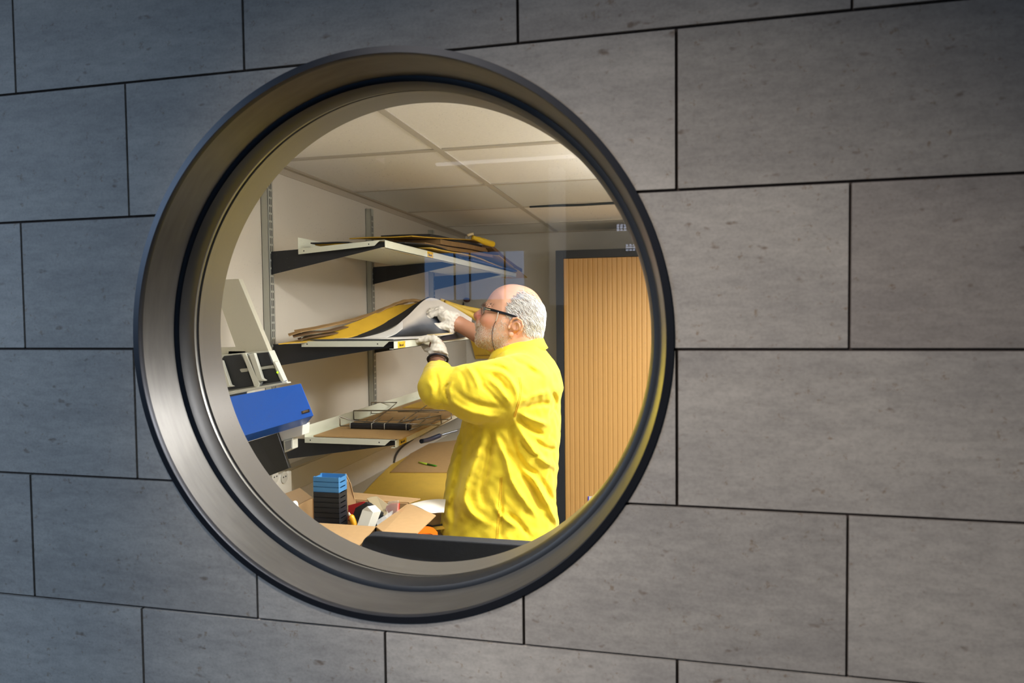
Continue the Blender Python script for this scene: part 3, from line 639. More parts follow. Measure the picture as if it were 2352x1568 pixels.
for px in (808, 857, 886, 936):
    c = at(px, 981, 2.20)[0]; z = Z3+.0162; MB().tube([(c, a[1]-.0125, z-.0095), (c, a[1]-.0125, z+.0105), (c, a[1]+.0125, z+.0105), (c, a[1]+.0125, z-.0095)], .0014, 6).build('band', mat('band_grey', (176, 172, 156), .4), t, smooth=True)

# --- on the bench
ZD0 = ZD
def bsheet(name, m, label, poly, th, z, cat='sheet'):
    o = MB().prism([atZ(x, y, z) for x, y in poly], (0, 0, th)).build(name, m); recenter(o); return tag(o, label, cat)
bsheet('folder', yfold2, 'large yellow folder spread on the bench beside the carton', [(812, 1158), (862, 1104), (905, 1062), (952, 1041), (1052, 1052), (1090, 1060), (1075, 1150), (1010, 1175)], .003, ZD)
bsheet('board', board, 'brown board lying on the yellow folder on the bench', [(897, 1085), (965, 1022), (1100, 1005), (1110, 1086)], .003, ZD+.004)
bsheet('folder', kraft, 'brown sheet on the bench near the coat, under the white paper', [(930, 1240), (985, 1172), (1060, 1170), (1060, 1240)], .002, ZD)
o = sh('paper', [[(942, 1159, 2.02), (975, 1151, 2.08), (1002, 1148, 2.12), (1024, 1148, 2.14)], [(965, 1168, 1.98), (985, 1164, 2.02), (1004, 1162, 2.06), (1022, 1162, 2.08)], [(985, 1178, 1.98), (996, 1178, 2.0), (1008, 1177, 2.02), (1020, 1177, 2.03)]], mat('white_foam', (224, 218, 206), .7), 'curled white paper between the carton and the yellow coat', 'paper', th=.003)
t = thing('pen', atZ(984, 1065, ZD+.012), 'green pen with a pale cap lying on the brown bench board', 'pen')
a, b, c = atZ(961, 1061, ZD+.0115), atZ(982, 1066, ZD+.0115), atZ(1004, 1070, ZD+.0115)
MB().tube([a, a.lerp(b, .15), b], [.002, .004, .0045], 10).build('cap', mat('lime', (176, 208, 60), .4), t, smooth=True)
MB().tube([b, b.lerp(c, .8), c], [.0045, .004, .001], 10).build('barrel', mat('pen_green', (70, 160, 40), .4), t, smooth=True)
t = thing('tool', atZ(980, 1012, ZD+.01), 'dark blue gripped tool lying on the bench board under the wire racks', 'tool')
MB().tube(spline([at(968, 1013, 2.45), at(980, 1011, 2.5), at(992, 1007, 2.55), at(1010, 1000, 2.6)], 5), .009, 10).build('grip', mat('grip_blue', (34, 48, 84), .5), t, smooth=True)
MB().tube(spline([at(1010, 1000, 2.6), at(1030, 994, 2.64), at(1052, 988, 2.68)], 4), .005, 8).build('shaft', mat('steel_tool', (140, 144, 150), .3, .8), t, smooth=True)
o = MB().tube(spline([(XL+.03, atX(945, 1008, XL+.02)[1], atX(945, 1008, XL+.02)[2]), atX(925, 1025, XL+.008), atX(911, 1043, XL+.008), atX(905, 1062, XL+.006)], 6), .0045, 8).build('cord', mat('cord_dark', (64, 62, 58), .6), smooth=True); recenter(o); tag(o, 'dark cord hanging on the wall from under the bottom shelf to the bench', 'cord')

# --- open carton
cart = mat('carton', (176, 142, 96), .8, noise=.07, scale=60); cin = mat('carton_inside', (128, 104, 72), .85)
bx0, bx1, by0, by1, bz0, bz1 = -1.080, -.763, 1.687, 1.926, ZD, CAMZ-.557
t = thing('cardboard_box', ((bx0+bx1)/2, (by0+by1)/2, bz0), 'open cardboard box on the bench holding blue and black trays and small boxes', 'box')
w_ = .004; mb = MB(); mb.box(bx0, bx1, by0, by1, bz0, bz0+w_); mb.box(bx0, bx0+w_, by0, by1, bz0, bz1); mb.box(bx1-w_, bx1, by0, by1, bz0, bz1); mb.box(bx0, bx1, by0, by0+w_, bz0, bz1); mb.box(bx0, bx1, by1-w_, by1, bz0, bz1)
mb.build('body', cart, t)
def flap(pts, m=cart, d=(0, 0, .003)): return MB().prism(pts, d).build('flap', m, t)
flap([(bx1, by0, bz1), at(940.8, 1158.5, 1.926), at(1001, 1185, 1.80), at(957, 1227, 1.62), at(880, 1224, 1.62)])
flap([(bx0, by0, bz1), (bx1, by0, bz1), at(822, 1257, 1.56), at(690, 1262, 1.56)])
flap([(bx0, by0, bz1), (bx0, by1, bz1), (bx0-.035, by1-.01, bz1+.030), (bx0-.045, by0+.03, bz1+.035)], cin)
flap([(bx0+.03, by1, bz1), (bx1, by1, bz1), (bx1+.012, by1+.062, bz1-.004), (bx0+.10, by1+.058, bz1+.006)])
a = at(815.6, 1153.7, 1.90); flap([at(794, 1087, 1.88), at(805, 1110, 1.885), at(816, 1154, 1.90), at(812, 1190, 1.90), at(790, 1190, 1.88), at(786, 1100, 1.87)], cart, (0, .003, 0))
# trays
bl = mat('tray_blue', (70, 132, 184), .45); bk = mat('tray_black', (34, 38, 42), .45)
def tray_mesh(h):
    X0, X1, Y0_, Y1 = 0, .078, 0, .050; q = .002; m_ = MB()
    m_.box(X0, X1, Y0_, Y1, 0, q); m_.box(X0, X1, Y0_, Y0_+q, 0, h); m_.box(X0, X1, Y1-q, Y1, 0, h)
    for x in (X0, X1-q):
        m_.box(x, x+q, q, Y1-q, 0, h*.80); m_.box(x, x+q, q, .010, h*.80, h); m_.box(x, x+q, Y1-.010, Y1-q, h*.80, h)
    return m_
th_ = .0135; zt = CAMZ-.2544*1.77+.0; zt = at(719, 1094, 1.77)[2]; ax = at(719, 1094, 1.77)[0]
protos = {}
nb = 3; names = ['topmost light blue tray of the stack in the carton', 'second light blue tray of the stack in the carton', 'third light blue tray, resting on the black trays']
for i in range(15):
    z = zt - .0145*(i+1); kind = 'blue' if i < nb else 'black'
    if z < bz0 + .004: break
    if kind not in protos:
        o = tray_mesh(.0138).build('slide_tray', bl if kind == 'blue' else bk); protos[kind] = o
    else: o = protos[kind].copy(); C.objects.link(o)
    o.location = (ax, 1.77, z); o.rotation_euler[2] = math.radians(0)
    ordn = ['uppermost', 'second', 'third', 'fourth', 'fifth', 'sixth', 'seventh', 'eighth', 'ninth', 'tenth', 'eleventh', 'twelfth']
    tag(o, names[i] if i < nb else ordn[i-nb] + ' black tray counted down below the blue trays in the carton', 'tray', 'stacked slide trays')
def pbox(name, m, label, pts, d, cat='box', bev=.0015):
    o = MB().prism([at(*p) for p in pts], d).build(name, m, bevel=bev, seg=2); recenter(o); return tag(o, label, cat)
red = mat('red_card', (150, 30, 26), .5)
pbox('red_box', red, 'dark red box behind the trays in the carton', [(799, 1160, 1.86), (837, 1150, 1.86), (815, 1190, 1.84), (799, 1195, 1.84)], (0, .03, -.02))
pbox('black_case', mat('case_black', (34, 40, 44), .45), 'black slanted case between the red box and the white box', [(809, 1186, 1.80), (816, 1166, 1.80), (841, 1152, 1.80), (872, 1176, 1.80), (862, 1212, 1.79), (818, 1212, 1.79)], (0, .03, -.01))
pbox('white_box', mat('pale_card', (206, 204, 190), .45), 'narrow white box leaning up out of the carton', [(816, 1216, 1.74), (832, 1170, 1.76), (843.5, 1162, 1.76), (858, 1176, 1.76), (843, 1216, 1.74)], (.010, .030, -.004))
pbox('beige_lid', mat('beige_lid', (176, 160, 126), .5), 'beige lid lying at the back of the carton', [(841, 1144, 1.90), (852, 1140, 1.91), (866, 1139, 1.91), (896, 1161, 1.86), (886, 1186, 1.82), (868, 1176, 1.84)], (.0, .02, -.02))
pbox('red_box', mat('red_small', (176, 36, 26), .35), 'small bright red box standing in a clear case at the right of the carton', [(887, 1162, 1.84), (898, 1156, 1.84), (913, 1156, 1.84), (911, 1180, 1.84), (897, 1190, 1.84), (885, 1172, 1.84)], (0, .02, -.004))
clear = mat('clear_plastic', (226, 226, 220), .1, alpha=.28)
pbox('clear_case', clear, 'clear plastic case around the small bright red box', [(885, 1170, 1.822), (891, 1152, 1.822), (915, 1149, 1.822), (913, 1181, 1.822), (897, 1192, 1.822)], (0, .006, -.001))
pbox('clear_case', clear, 'clear plastic lid lying loose in the carton beside the white box', [(862, 1196, 1.78), (880, 1186, 1.80), (900, 1172, 1.82), (896, 1192, 1.80), (868, 1212, 1.76)], (0, .012, -.002))
t = thing('glue_bottle', at(812, 1195, 1.75), 'yellow bottle with a pale nozzle leaning behind the white box', 'bottle')
MB().tube(spline([at(815, 1208, 1.75), at(812, 1199, 1.75), at(807, 1187, 1.75), at(804, 1184, 1.75)], 4), [.0085]*9+[.0070, .006, .005, .004], 12).build('bottle', mat('glue_yellow', (222, 158, 30), .35), t, smooth=True)
MB().tube([at(804, 1184, 1.75), at(802, 1180, 1.75), at(801, 1176, 1.75)], [.004, .0032, .0015], 10).build('nozzle', mat('nozzle', (200, 190, 170), .4), t, smooth=True)
# things between carton and coat
o = sh('orange_wrapper', [[(955, 1222, 1.98), (972, 1214, 2.0), (992, 1214, 2.02), (1005, 1224, 2.0)], [(952, 1232, 1.95), (972, 1226, 1.97), (990, 1226, 1.98), (1006, 1234, 1.96)]], mat('orange_wrap', (226, 106, 16), .4), 'crumpled orange wrapper on the bench in front of the coat', 'wrapper', th=.004, wav=.006)
o = sh('striped_ruler', [[(985, 1214, 2.08), (1000, 1211, 2.1), (1030, 1208, 2.14)], [(985, 1219, 2.06), (1000, 1217, 2.08), (1030, 1214, 2.12)]], mat('ruler_yellow', (222, 178, 70), .5), 'yellow strip with dark edges lying behind the orange wrapper', 'strip', th=.003)
o = MB().tube([at(978, 1206, 2.1), at(994, 1210, 2.1), at(1030, 1204, 2.15)], .006, 6).build('black_strap', mat('strap', (36, 34, 30), .6)); recenter(o); tag(o, 'dark strap lying on the bench between carton and coat', 'strap')

# ================================================================== MACHINE AT THE LEFT
t = thing('mounting_machine', at(600, 1180, 1.76), 'white, black and blue slanted tabletop device at the left rim of the window', 'device')
t.location[2] = ZD
dev = mat('device_cream', (206, 206, 190), .4); dblack = mat('device_black', (34, 37, 40), .55); dblue = mat('device_blue', (44, 112, 226), .32, noise=.05, scale=3)
Yd = 1.74
def dp(pts, name, m, d, Y=Yd, bev=.0008, par=None, lab=None):
    o = MB().prism([at(x, y, Y) for x, y in pts], d).build(name, m, par or t, bevel=bev, seg=1)
    if lab: o['label'] = lab
    return o
dp([(486, 643), (548, 640), (617, 805), (617, 812), (470, 824), (470, 798), (541, 797)], 'column', mat('device_arm', (190, 186, 166), .5), (0, .02, 0), 1.80)
dp([(470, 818), (617, 805), (650, 880), (480, 912)], 'back_plate', dev, (0, .03, 0), 1.765)
dp([(508.7, 824), (514.4, 817.3), (553, 813.4), (583, 885.7), (521, 896)], 'black_pad', dblack, (0, .004, 0), 1.758)
dp([(582, 811.5), (616, 808.5), (627, 837.5), (592, 842)], 'black_pad', dblack, (0, .004, 0), 1.758)
dp([(594, 850), (629, 846.7), (643, 875.4), (600, 882)], 'black_pad', dblack, (0, .004, 0), 1.758)
dp([(550, 848.5), (553, 846.3), (571, 845.5), (569, 853), (554, 855)], 'slot', mat('slot_pale', (176, 176, 164), .4), (0, .003, 0), 1.7555)
dp([(592, 843.5), (628, 838.5), (630, 844.5), (595, 849)], 'slot', mat('slot_pale', (176, 176, 164), .4), (0, .003, 0), 1.7555)
dp([(555.8, 811.5), (564, 811), (596, 881), (593, 888.5), (584, 888)], 'rail', dev, (0, .012, 0), 1.744)
dp([(564, 811), (572, 813), (601, 878), (598, 886), (596, 881)], 'rail', mat('rail_grey', (150, 152, 146), .4), (0, .008, 0), 1.748)
dp([(571.8, 815), (583.3, 810.4), (602, 869), (609.5, 873.6), (607, 875), (592, 874)], 'rail', dev, (0, .012, 0), 1.744)
dp([(509, 828), (528, 884), (535, 887.5), (522, 889), (495, 888), (490, 826)], 'rail', dev, (0, .012, 0), 1.744)
s_ = dp([(625.8, 829.5), (631.5, 831), (652, 874), (648, 878), (643, 872)], 'side_bar', dev, (0, .02, 0), 1.75)
MB().tube([at(637.3, 855, 1.748), at(637.3, 855, 1.752)], .0028, 12).build('indicator_light', emit('led', (170, 235, 20), 1.6, (120, 200, 20)), s_)
dp([(480, 909), (520, 900), (658, 877), (661, 880), (630, 886.5), (527, 907), (480, 916)], 'ledge', dev, (0, .02, 0), 1.735)
# blue housing: slanted front, receding underside
f = [at(470, 925, 1.735), at(526, 911, 1.735), at(691, 880.5, 1.735), at(720.5, 954, 1.690), at(560, 1001, 1.690), at(470, 1028, 1.690)]
bk_ = [at(470, 930, 1.79), at(526, 914, 1.79), at(688, 884, 1.79), at(704, 973.5, 1.765), at(568, 1014.5, 1.765), at(470, 1046, 1.765)]
mb = MB(); mb.add(f + bk_, [(0, 1, 2, 3, 4, 5), (11, 10, 9, 8, 7, 6)] + [(i, (i+1) % 6, 6+(i+1) % 6, 6+i) for i in range(6)])
hb = mb.build('housing', dblue, t, bevel=.0012, seg=2); hb['label'] = 'glossy blue housing'
fx = (f[2]-f[1]).normalized(); fy = (f[1]-f[4]).normalized(); nrm = fx.cross(fy).normalized();
if nrm[1] > 0: nrm = -nrm
ht = BVHTree.FromPolygons([v.co for v in hb.data.vertices], [tuple(p.vertices) for p in hb.data.polygons])
def onface(px, py, off=.0008):
    d = Vector(ray(px, py)).normalized(); h, nn, _, _ = ht.ray_cast(Vector((0, 0, CAMZ)), d); return h - d*off
B_ = [onface(692, 944.5), onface(710.5, 939), onface(711.5, 945.5), onface(693.5, 950.5)]
nb_ = (B_[1]-B_[0]).cross(B_[3]-B_[0]).normalized()
if nb_[1] > 0: nb_ = -nb_
MB().prism(B_, nb_*.0006).build('badge', mat('badge_brown', (74, 58, 46), .5), hb)
text_mesh('ZEISS', .0070, 'badge_lettering', mat('badge_ink', (176, 150, 110), .5), hb, sum(B_, Vector())/4 + nb_*.0012, B_[1]-B_[0], B_[0]-B_[3])
dp([(636, 995), (636, 990), (695.5, 974), (694, 999), (644, 1014)], 'base_block', mat('device_white', (222, 220, 208), .4), (0, .04, 0), 1.78)
fr_ = dp([(650.8, 1012), (671.6, 1006.6), (672, 1031), (653, 1040)], 'side_cover', dev, (0, .03, 0), 1.775)
dp([(654, 1014.5), (669.5, 1010), (669.5, 1028.5), (656, 1035)], 'side_cover_panel', mat('panel_grey', (150, 152, 148), .4), (0, .002, 0), 1.7728, par=fr_)
dp([(540, 1022), (571.5, 1014), (637, 994), (664, 1074.7), (617, 1093), (560, 1110)], 'screen', mat('screen_dark', (34, 36, 34), .3), (0, .012, 0), 1.772, lab='dark screen below the blue housing')
dp([(560, 1050), (590, 1050), (640, 1300), (560, 1300)], 'foot', dev, (0, .03, 0), 1.80) if False else None
mb = MB(); a = at(600, 1080, 1.80); mb.box(a[0]-.10, a[0]-.04, 1.80, 1.84, ZD, a[2]+.35); mb.build('stand', dev, t, bevel=.002)
mb = MB(); mb.box(a[0]-.16, a[0]+.0, 1.74, 1.90, ZD, ZD+.012); mb.build('base', dev, t, bevel=.002)
a = at(679, 1165, 1.55); t = thing('white_bottle', (a[0], a[1], ZD), 'small white plastic bottle top at the lower left rim beside the carton', 'bottle')
MB().tube([(a[0]-.006, 1.55, ZD), (a[0]-.006, 1.55, ZD+.02), (a[0]-.006, 1.55, a[2]-.035), (a[0]-.006, 1.55, a[2]-.02)], [.02, .022, .022, .016], 24).build('body', white, t, smooth=True, bevel=0)
MB().tube([(a[0]-.006, 1.55, a[2]-.02), (a[0]-.006, 1.55, a[2]-.005), (a[0]-.004, 1.55, a[2]+.008), (a[0]+.002, 1.55, a[2]+.012)], [.013, .013, .011, .006], 20).build('cap', white, t, smooth=True)

# ================================================================== SHUTTER CABINET AND SIGN
Yc = 3.9; xa = at(1277, 700, Yc)[0]; xb = xa + 1.2; zc = CAMZ + .357
cf = mat('cabinet_dark', (36, 40, 45), .5)
t = thing('shutter_cabinet', ((xa+xb)/2, Yc+.2, 0), 'tall dark cabinet with a wooden roller shutter behind the man', 'cabinet')
fw = .042
mb = MB(); mb.box(xa, xa+fw, Yc, YB-.005, 0, zc); mb.build('side_panel', cf, t, bevel=.001)
mb = MB(); mb.box(xb-fw, xb, Yc, YB-.005, 0, zc); mb.build('side_panel', cf, t, bevel=.001)
mb = MB(); mb.box(xa+fw, xb-fw, Yc, YB-.005, zc-.045, zc); mb.build('top_panel', cf, t, bevel=.001)
mb = MB(); mb.box(xa+fw, xb-fw, Yc+.02, YB-.005, 0, .08); mb.build('plinth', cf, t)
mb = MB(); mb.box(xa+fw, xb-fw, YB-.02, YB-.006, .08, zc-.045); mb.build('back_panel', cf, t)
wood = mat('beech_slats', (200, 154, 90), .42, noise=.06, scale=3, stretch=(3, 1, .3))
pit = .0270; x = xa+fw+.001; prof = []; i = 0; rn = random.Random(3)
while x < xb-fw-.03:
    d = .0; prof += [(x+.0008, Yc+.009), (x+.0018, Yc+.0072), (x+.006, Yc+.006), (x+pit-.006, Yc+.0055+rn.uniform(0, .0012)), (x+pit-.0014, Yc+.0072), (x+pit-.0004, Yc+.009)]; x += pit
pr = [(px_, py_, .09) for px_, py_ in prof] + [(prof[-1][0], Yc+.02, .09), (prof[0][0], Yc+.02, .09)]
o = MB().prism(pr, (0, 0, zc-.045-.09-.002)).build('shutter', wood, t); o['label'] = 'beech coloured vertical slats'
sg = thing('notice', at(1370, 1140, Yc-.01), 'white notice with a blue edge fixed low on the wooden shutter', 'notice')
P = [at(1350.5, 1139, Yc+.0035), at(1351, 1153, Yc+.0035), at(1420, 1128, Yc+.0035), at(1420, 1112, Yc+.0035)]
a = P[0]; MB().box(a[0], a[0]+.21, Yc+.0005, Yc+.0030, a[2]-.15, a[2]+.0).build('paper', whitep, sg)
MB().box(a[0], a[0]+.006, Yc-.0005, Yc+.0004, a[2]-.15, a[2]+.0).build('edge', mat('notice_blue', (70, 60, 190), .5), sg)

# dark panel just inside the window
t = thing('room_divider', (-.3, 1.55, 0), 'black upholstered screen panel standing just inside the window at its lower rim', 'panel')
zp = at(1050, 1235, 1.52)[2]; x0 = at(838, 1235, 1.52)[0]; x1 = x0 + .74; r_ = .03
pts = [(x0, 1.50, .12)] + [(x0 + r_ - r_*math.cos(a), 1.50, zp - r_ + r_*math.sin(a)) for a in np.linspace(0, math.pi/2, 8)] + [(x1 - r_ + r_*math.sin(a), 1.50, zp - r_ + r_*math.cos(a)) for a in np.linspace(0, math.pi/2, 8)] + [(x1, 1.50, .12)]
MB().prism(pts, (0, .035, 0)).build('pad', mat('black_cloth', (30, 33, 38), .7, noise=.3, scale=120, bump=.2), t, bevel=.003)
for x in (x0+.1, x1-.1):
    MB().box(x-.02, x+.02, 1.505, 1.53, 0.02, .13).build('leg', cf, t); MB().box(x-.02, x+.02, 1.44, 1.60, 0, .02).build('foot', cf, t)

# ================================================================== THE PERSON
Ow = np.array(at(1175, 900, 2.27)); rr_ = ray(1175, 800); e2 = np.array([rr_[0], rr_[1], 0]); e2 /= np.linalg.norm(e2)
e1 = np.array([e2[1], -e2[0], 0]); e3 = np.array([0, 0, 1.]); B3 = np.stack([e1, e2, e3])
def to_l(p): return B3 @ (np.array(p, float) - Ow)
def to_w(v): return np.asarray(v) @ B3 + Ow
def LY(px, py, Y): return to_l(at(px, py, Y))
def LC(px, py, c=0):
    d = ray(px, py); o_ = np.array([0, 0, CAMZ]); t_ = (c - (o_-Ow) @ e2) / (d @ e2); return to_l(o_ + d*t_)
PS = (LC(1275, 800)[0] - LC(1075, 800)[0]) / 200      # metres per pixel at the figure
FLOOR = -Ow[2]
def body_obj(name, g, V, m, parent, n=1, colf=None):
    v, f = nets(g, V); v = relax(v, f, n); me = np_mesh(to_w(v), f)
    if colf is not None:
        c = colf(v).astype(np.float32); ca = me.color_attributes.new('col', 'FLOAT_COLOR', 'POINT'); ca.data.foreach_set('color', c.ravel())
    o = link(name, me, m, parent); me.shade_smooth(); return o, v, f
def axis(lo, hi, f0, f1, fine, coarse):
    return np.concatenate([np.arange(lo, f0, coarse), np.arange(f0, f1, fine), np.arange(f1, hi, coarse)])

man = thing('person', to_w(np.array([0, 0, FLOOR])), 'balding white-haired person in yellow coat and white gloves, lifting sheets on the shelf', 'person')
HC = LC(1178, 735)                      # middle of the head
# ---- skin: one continuous body
g = Grid(axis(-.34, .24, HC[0]-.140, HC[0]+.122, .0019, .010), axis(-.34, .48, -.100, .100, .0019, .010), axis(FLOOR-.02, HC[2]+.15, HC[2]-.105, HC[2]+.128, .0019, .011))
prof = [(1113,701),(1117.5,692.5),(1126.5,677),(1139,664),(1158,655),(1177.5,652.5),(1197,655),(1216,661.5),(1232,673.5),(1244,692),(1249,708),(1251,728),(1249,750),(1243,766),(1238,780),(1238,800),(1242,830),(1150,835),(1136,812),(1122,806),(1108,797),(1099,790),(1095,781),(1096,770),(1098,760),(1098,748),(1100,738),(1106,725),(1109,715),(1110,706)]
prof = [tuple(LC(x, y)[[0, 2]]) for x, y in prof]; prof = [tuple(p) for p in np.array(spline([np.array(p) for p in prof], 3))]
A2, B2 = np.meshgrid(g.x, g.z, indexing='ij'); T2 = poly_sd(prof, A2, B2)
ha, hb_ = A2 - HC[0], B2 - HC[2]
# half width of the head over the profile: full at the skull, narrower at jaw and neck
W = .0775 - .012*np.clip((-hb_-.005)/.07, 0, 1) - .010*np.clip((-ha-.035)/.07, 0, 1) - .010*np.clip((-hb_-.06)/.05, 0, 1)
AA = np.where(hb_ > -.02, .074, .074 - .016*np.clip((-hb_-.02)/.05, 0, 1))
q = 1 - np.minimum(T2/AA, 1); q = np.where(T2 > 0, q, 1 - T2/AA)
q = np.where(q < 1, q, q)
Q3 = q[:, None, :]; W3 = W[:, None, :]; AA3 = AA[:, None, :]
head = (np.sqrt(np.maximum(Q3, 0)**2 + (np.abs(g.Y)/W3)**2) - 1) * .055
def S(px, py, c): v = LC(px, py, 0); return (v[0], c, v[2])
f = head.astype(np.float32)
zone = slice(None)
# nose, brow, cheeks, lips, chin, ears
f = smin(f, g.cap(S(1112,709,0), S(1096,723,0), .0075, .0105), .010)
f = smin(f, g.ell(S(1096.5,726,0), (.0125, .0115, .0115)), .006)
for s in (-1, 1):
    f = smin(f, g.ell(S(1102,729.5,s*.0115), (.0105, .007, .0075)), .005)
    f = smin(f, g.cap(S(1114,703,s*.012), S(1121,703.5,s*.044), .0085, .0075), .012)
    f = smax(f, -g.ell(S(1112.5,715.5,s*.031), (.013, .016, .0085)), .010)
    f = smin(f, g.ell(S(1122,715.5,s*.030), (.0135, .0135, .0125)), .004)
    f = smin(f, g.ell(S(1123,734,s*.038), (.022, .018, .016)), .020)
    f = smin(f, g.ell(S(1118,768,s*.026), (.022, .020, .022)), .022)
    # ear: helix ring, shell and lobe
    E = lambda px, py, d: S(px, py, s*(.0735 + d))
    ring = [E(1170,748,.002), E(1173,738,.008), E(1179,731,.013), E(1188,730,.018), E(1197,736,.021), E(1199.5,746,.021), E(1196,757,.017), E(1188,765,.011)]
    f = smin(f, g.cap(E(1184,750,-.006), E(1188,747,.009), .018, .016), .006)
    f = smax(f, -g.ell(E(1183,749,.024), (.0115, .016, .0155)), .004)
    for i in range(len(ring)-1): f = smin(f, g.cap(ring[i], ring[i+1], .0037, .0037), .0025)
    f = smin(f, g.cap(E(1191,740,.014), E(1187,756,.012), .0030, .0032), .003)
    f = smin(f, g.ell(E(1174,766,.007), (.0095, .0050, .0085)), .005)
    f = smin(f, g.ell(E(1169,751,.007), (.0045, .004, .006)), .003)
f = smin(f, g.cap(S(1099,757,-.018), S(1097,757.5,0), .0042, .0058), .004); f = smin(f, g.cap(S(1099,757,.018), S(1097,757.5,0), .0042, .0058), .004)
f = smin(f, g.cap(S(1100,768,-.016), S(1097.5,768,0), .0045, .0065), .005); f = smin(f, g.cap(S(1100,768,.016), S(1097.5,768,0), .0045, .0065), .005)
f = smax(f, -g.cap(S(1094.5,763,-.016), S(1094.5,763,.016), .0026), .002)
f = smin(f, g.ell(S(1105,784,0), (.017, .020, .016)), .016)
f = smin(f, g.ell(S(1099,743,0), (.010, .026, .012)), .010)
for s in (-1, 1): f = smax(f, -g.ell(S(1098,734.5,s*.0065), (.0042, .0036, .0040)), .002)
# neck, trunk, arms, legs
nk = g.cap(LC(1206, 770), LC(1206, 850), .052, .062); f = smin(f, nk, .02)
f = smin(f, g.ell(LC(1200, 905), (.105, .185, .15)), .05)
f = smin(f, g.ell(LC(1170, 1020), (.125, .155, .19)), .06)
f = smin(f, g.ell(LC(1165, 1170), (.12, .165, .15)), .06)
SL, EL, WL = LC(1196, 868, -.165), LY(1008, 893, 2.03), LY(1004, 832, 2.235); HL = LY(1003, 793, 2.29)
SR, ER, WR = LC(1196, 862, .165), LY(1160, 802, 2.66), LY(1054, 744, 2.66); HR = LY(1020, 732, 2.60)
f = smin(f, g.chain([SL, EL + np.array([.006, 0, .004]), WL, HL], [.050, .026, .027, .026], .006), .03)
f = smin(f, g.chain([SR, ER, WR, HR], [.052, .042, .030, .020], .012), .02)
for s in (-1, 1):
    hp, kn, an = np.array([-.03, s*.085, -.52]), np.array([-.035, s*.10, -.93]), np.array([-.01, s*.10, FLOOR+.09])
    f = smin(f, g.chain([hp, kn, an], [.085, .058, .042], .03), .03)
    f = smin(f, g.cap(an, an + np.array([-.13, 0, -.05]), .036, .028), .02)
# fingers inside the gloves belong to the same body; the gloves wrap them
hairpoly = [(1161,722),(1159,706),(1166,694),(1178,682),(1190,672),(1209,672),(1228,686),(1243,699),(1262,712),(1264,760),(1243,776),(1216,768),(1201,758),(1200,742),(1194,731),(1184,727),(1172,729)]
beardpoly = [(1090,741),(1103,738),(1112,746),(1122,756),(1140,742),(1152,728),(1162,724),(1164,742),(1160,760),(1172,774),(1165,790),(1140,812),(1108,800),(1090,786)]
hp_ = [tuple(LC(x, y)[[0, 2]]) for x, y in hairpoly]; bp_ = [tuple(LC(x, y)[[0, 2]]) for x, y in beardpoly]
def skin_col(v):
    base = np.array(lin((202, 152, 123))[:3]); n = len(v); c = np.ones((n, 4)); c[:, :3] = base
    rn = np.random.default_rng(2)
    blotch = (np.sin(v[:, 0]*90+1)*np.sin(v[:, 1]*80)*np.sin(v[:, 2]*100+2))[:, None]
    c[:, :3] *= 1 + .10*blotch
    def blend(w, rgb): c[:, :3] = c[:, :3]*(1-w[:, None]) + np.array(lin(rgb)[:3])*w[:, None]
    def near(p, r): return np.exp(-(((v[:, 0]-p[0])**2 + (v[:, 2]-p[2])**2)/r**2))
    blend(.75*near(LC(1098, 725), .014)*(np.abs(v[:, 1]) < .03), (178, 84, 70))
    blend(.45*near(LC(1120, 738), .020)*(v[:, 0] < HC[0]-.03), (196, 112, 92))
    blend(.5*near(LC(1185, 765), .012)*(np.abs(v[:, 1]) > .06), (214, 130, 112))
    blend(.6*near(LC(1098, 762), .006), (150, 84, 74))
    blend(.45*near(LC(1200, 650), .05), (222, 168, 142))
    bs = poly_sd(bp_, v[:, 0], v[:, 2]); blend(.30*np.clip(bs/.012, 0, 1)*(v[:, 2] > LC(0, 815)[2]), (196, 176, 160))
    hs = poly_sd(hp_, v[:, 0], v[:, 2]); blend(.5*np.clip(hs/.014, 0, 1)*(np.abs(v[:, 1]) > .02)*(v[:, 2] > LC(0, 780)[2]), (205, 190, 172))
    arm = (v[:, 0] < HC[0]-.12); blend(.5*arm, (150, 100, 72)); blend(.55*(v[:, 0] < HC[0]-.16)*(v[:, 1] < .12)*(v[:, 2] < HC[2]-.08), (96, 66, 48))
    return c
skin = mat('skin', (206, 148, 116), .5, attr='col', bump=.12, scale=420, spec=.4)
skin.node_tree.nodes['Principled BSDF'].inputs['Subsurface Weight'].default_value = .08
skin.node_tree.nodes['Principled BSDF'].inputs['Subsurface Radius'].default_value = (.01, .004, .002)
body, bv, bf = body_obj('body', g, f, skin, man, 1, skin_col)
Fh = f; gh = g

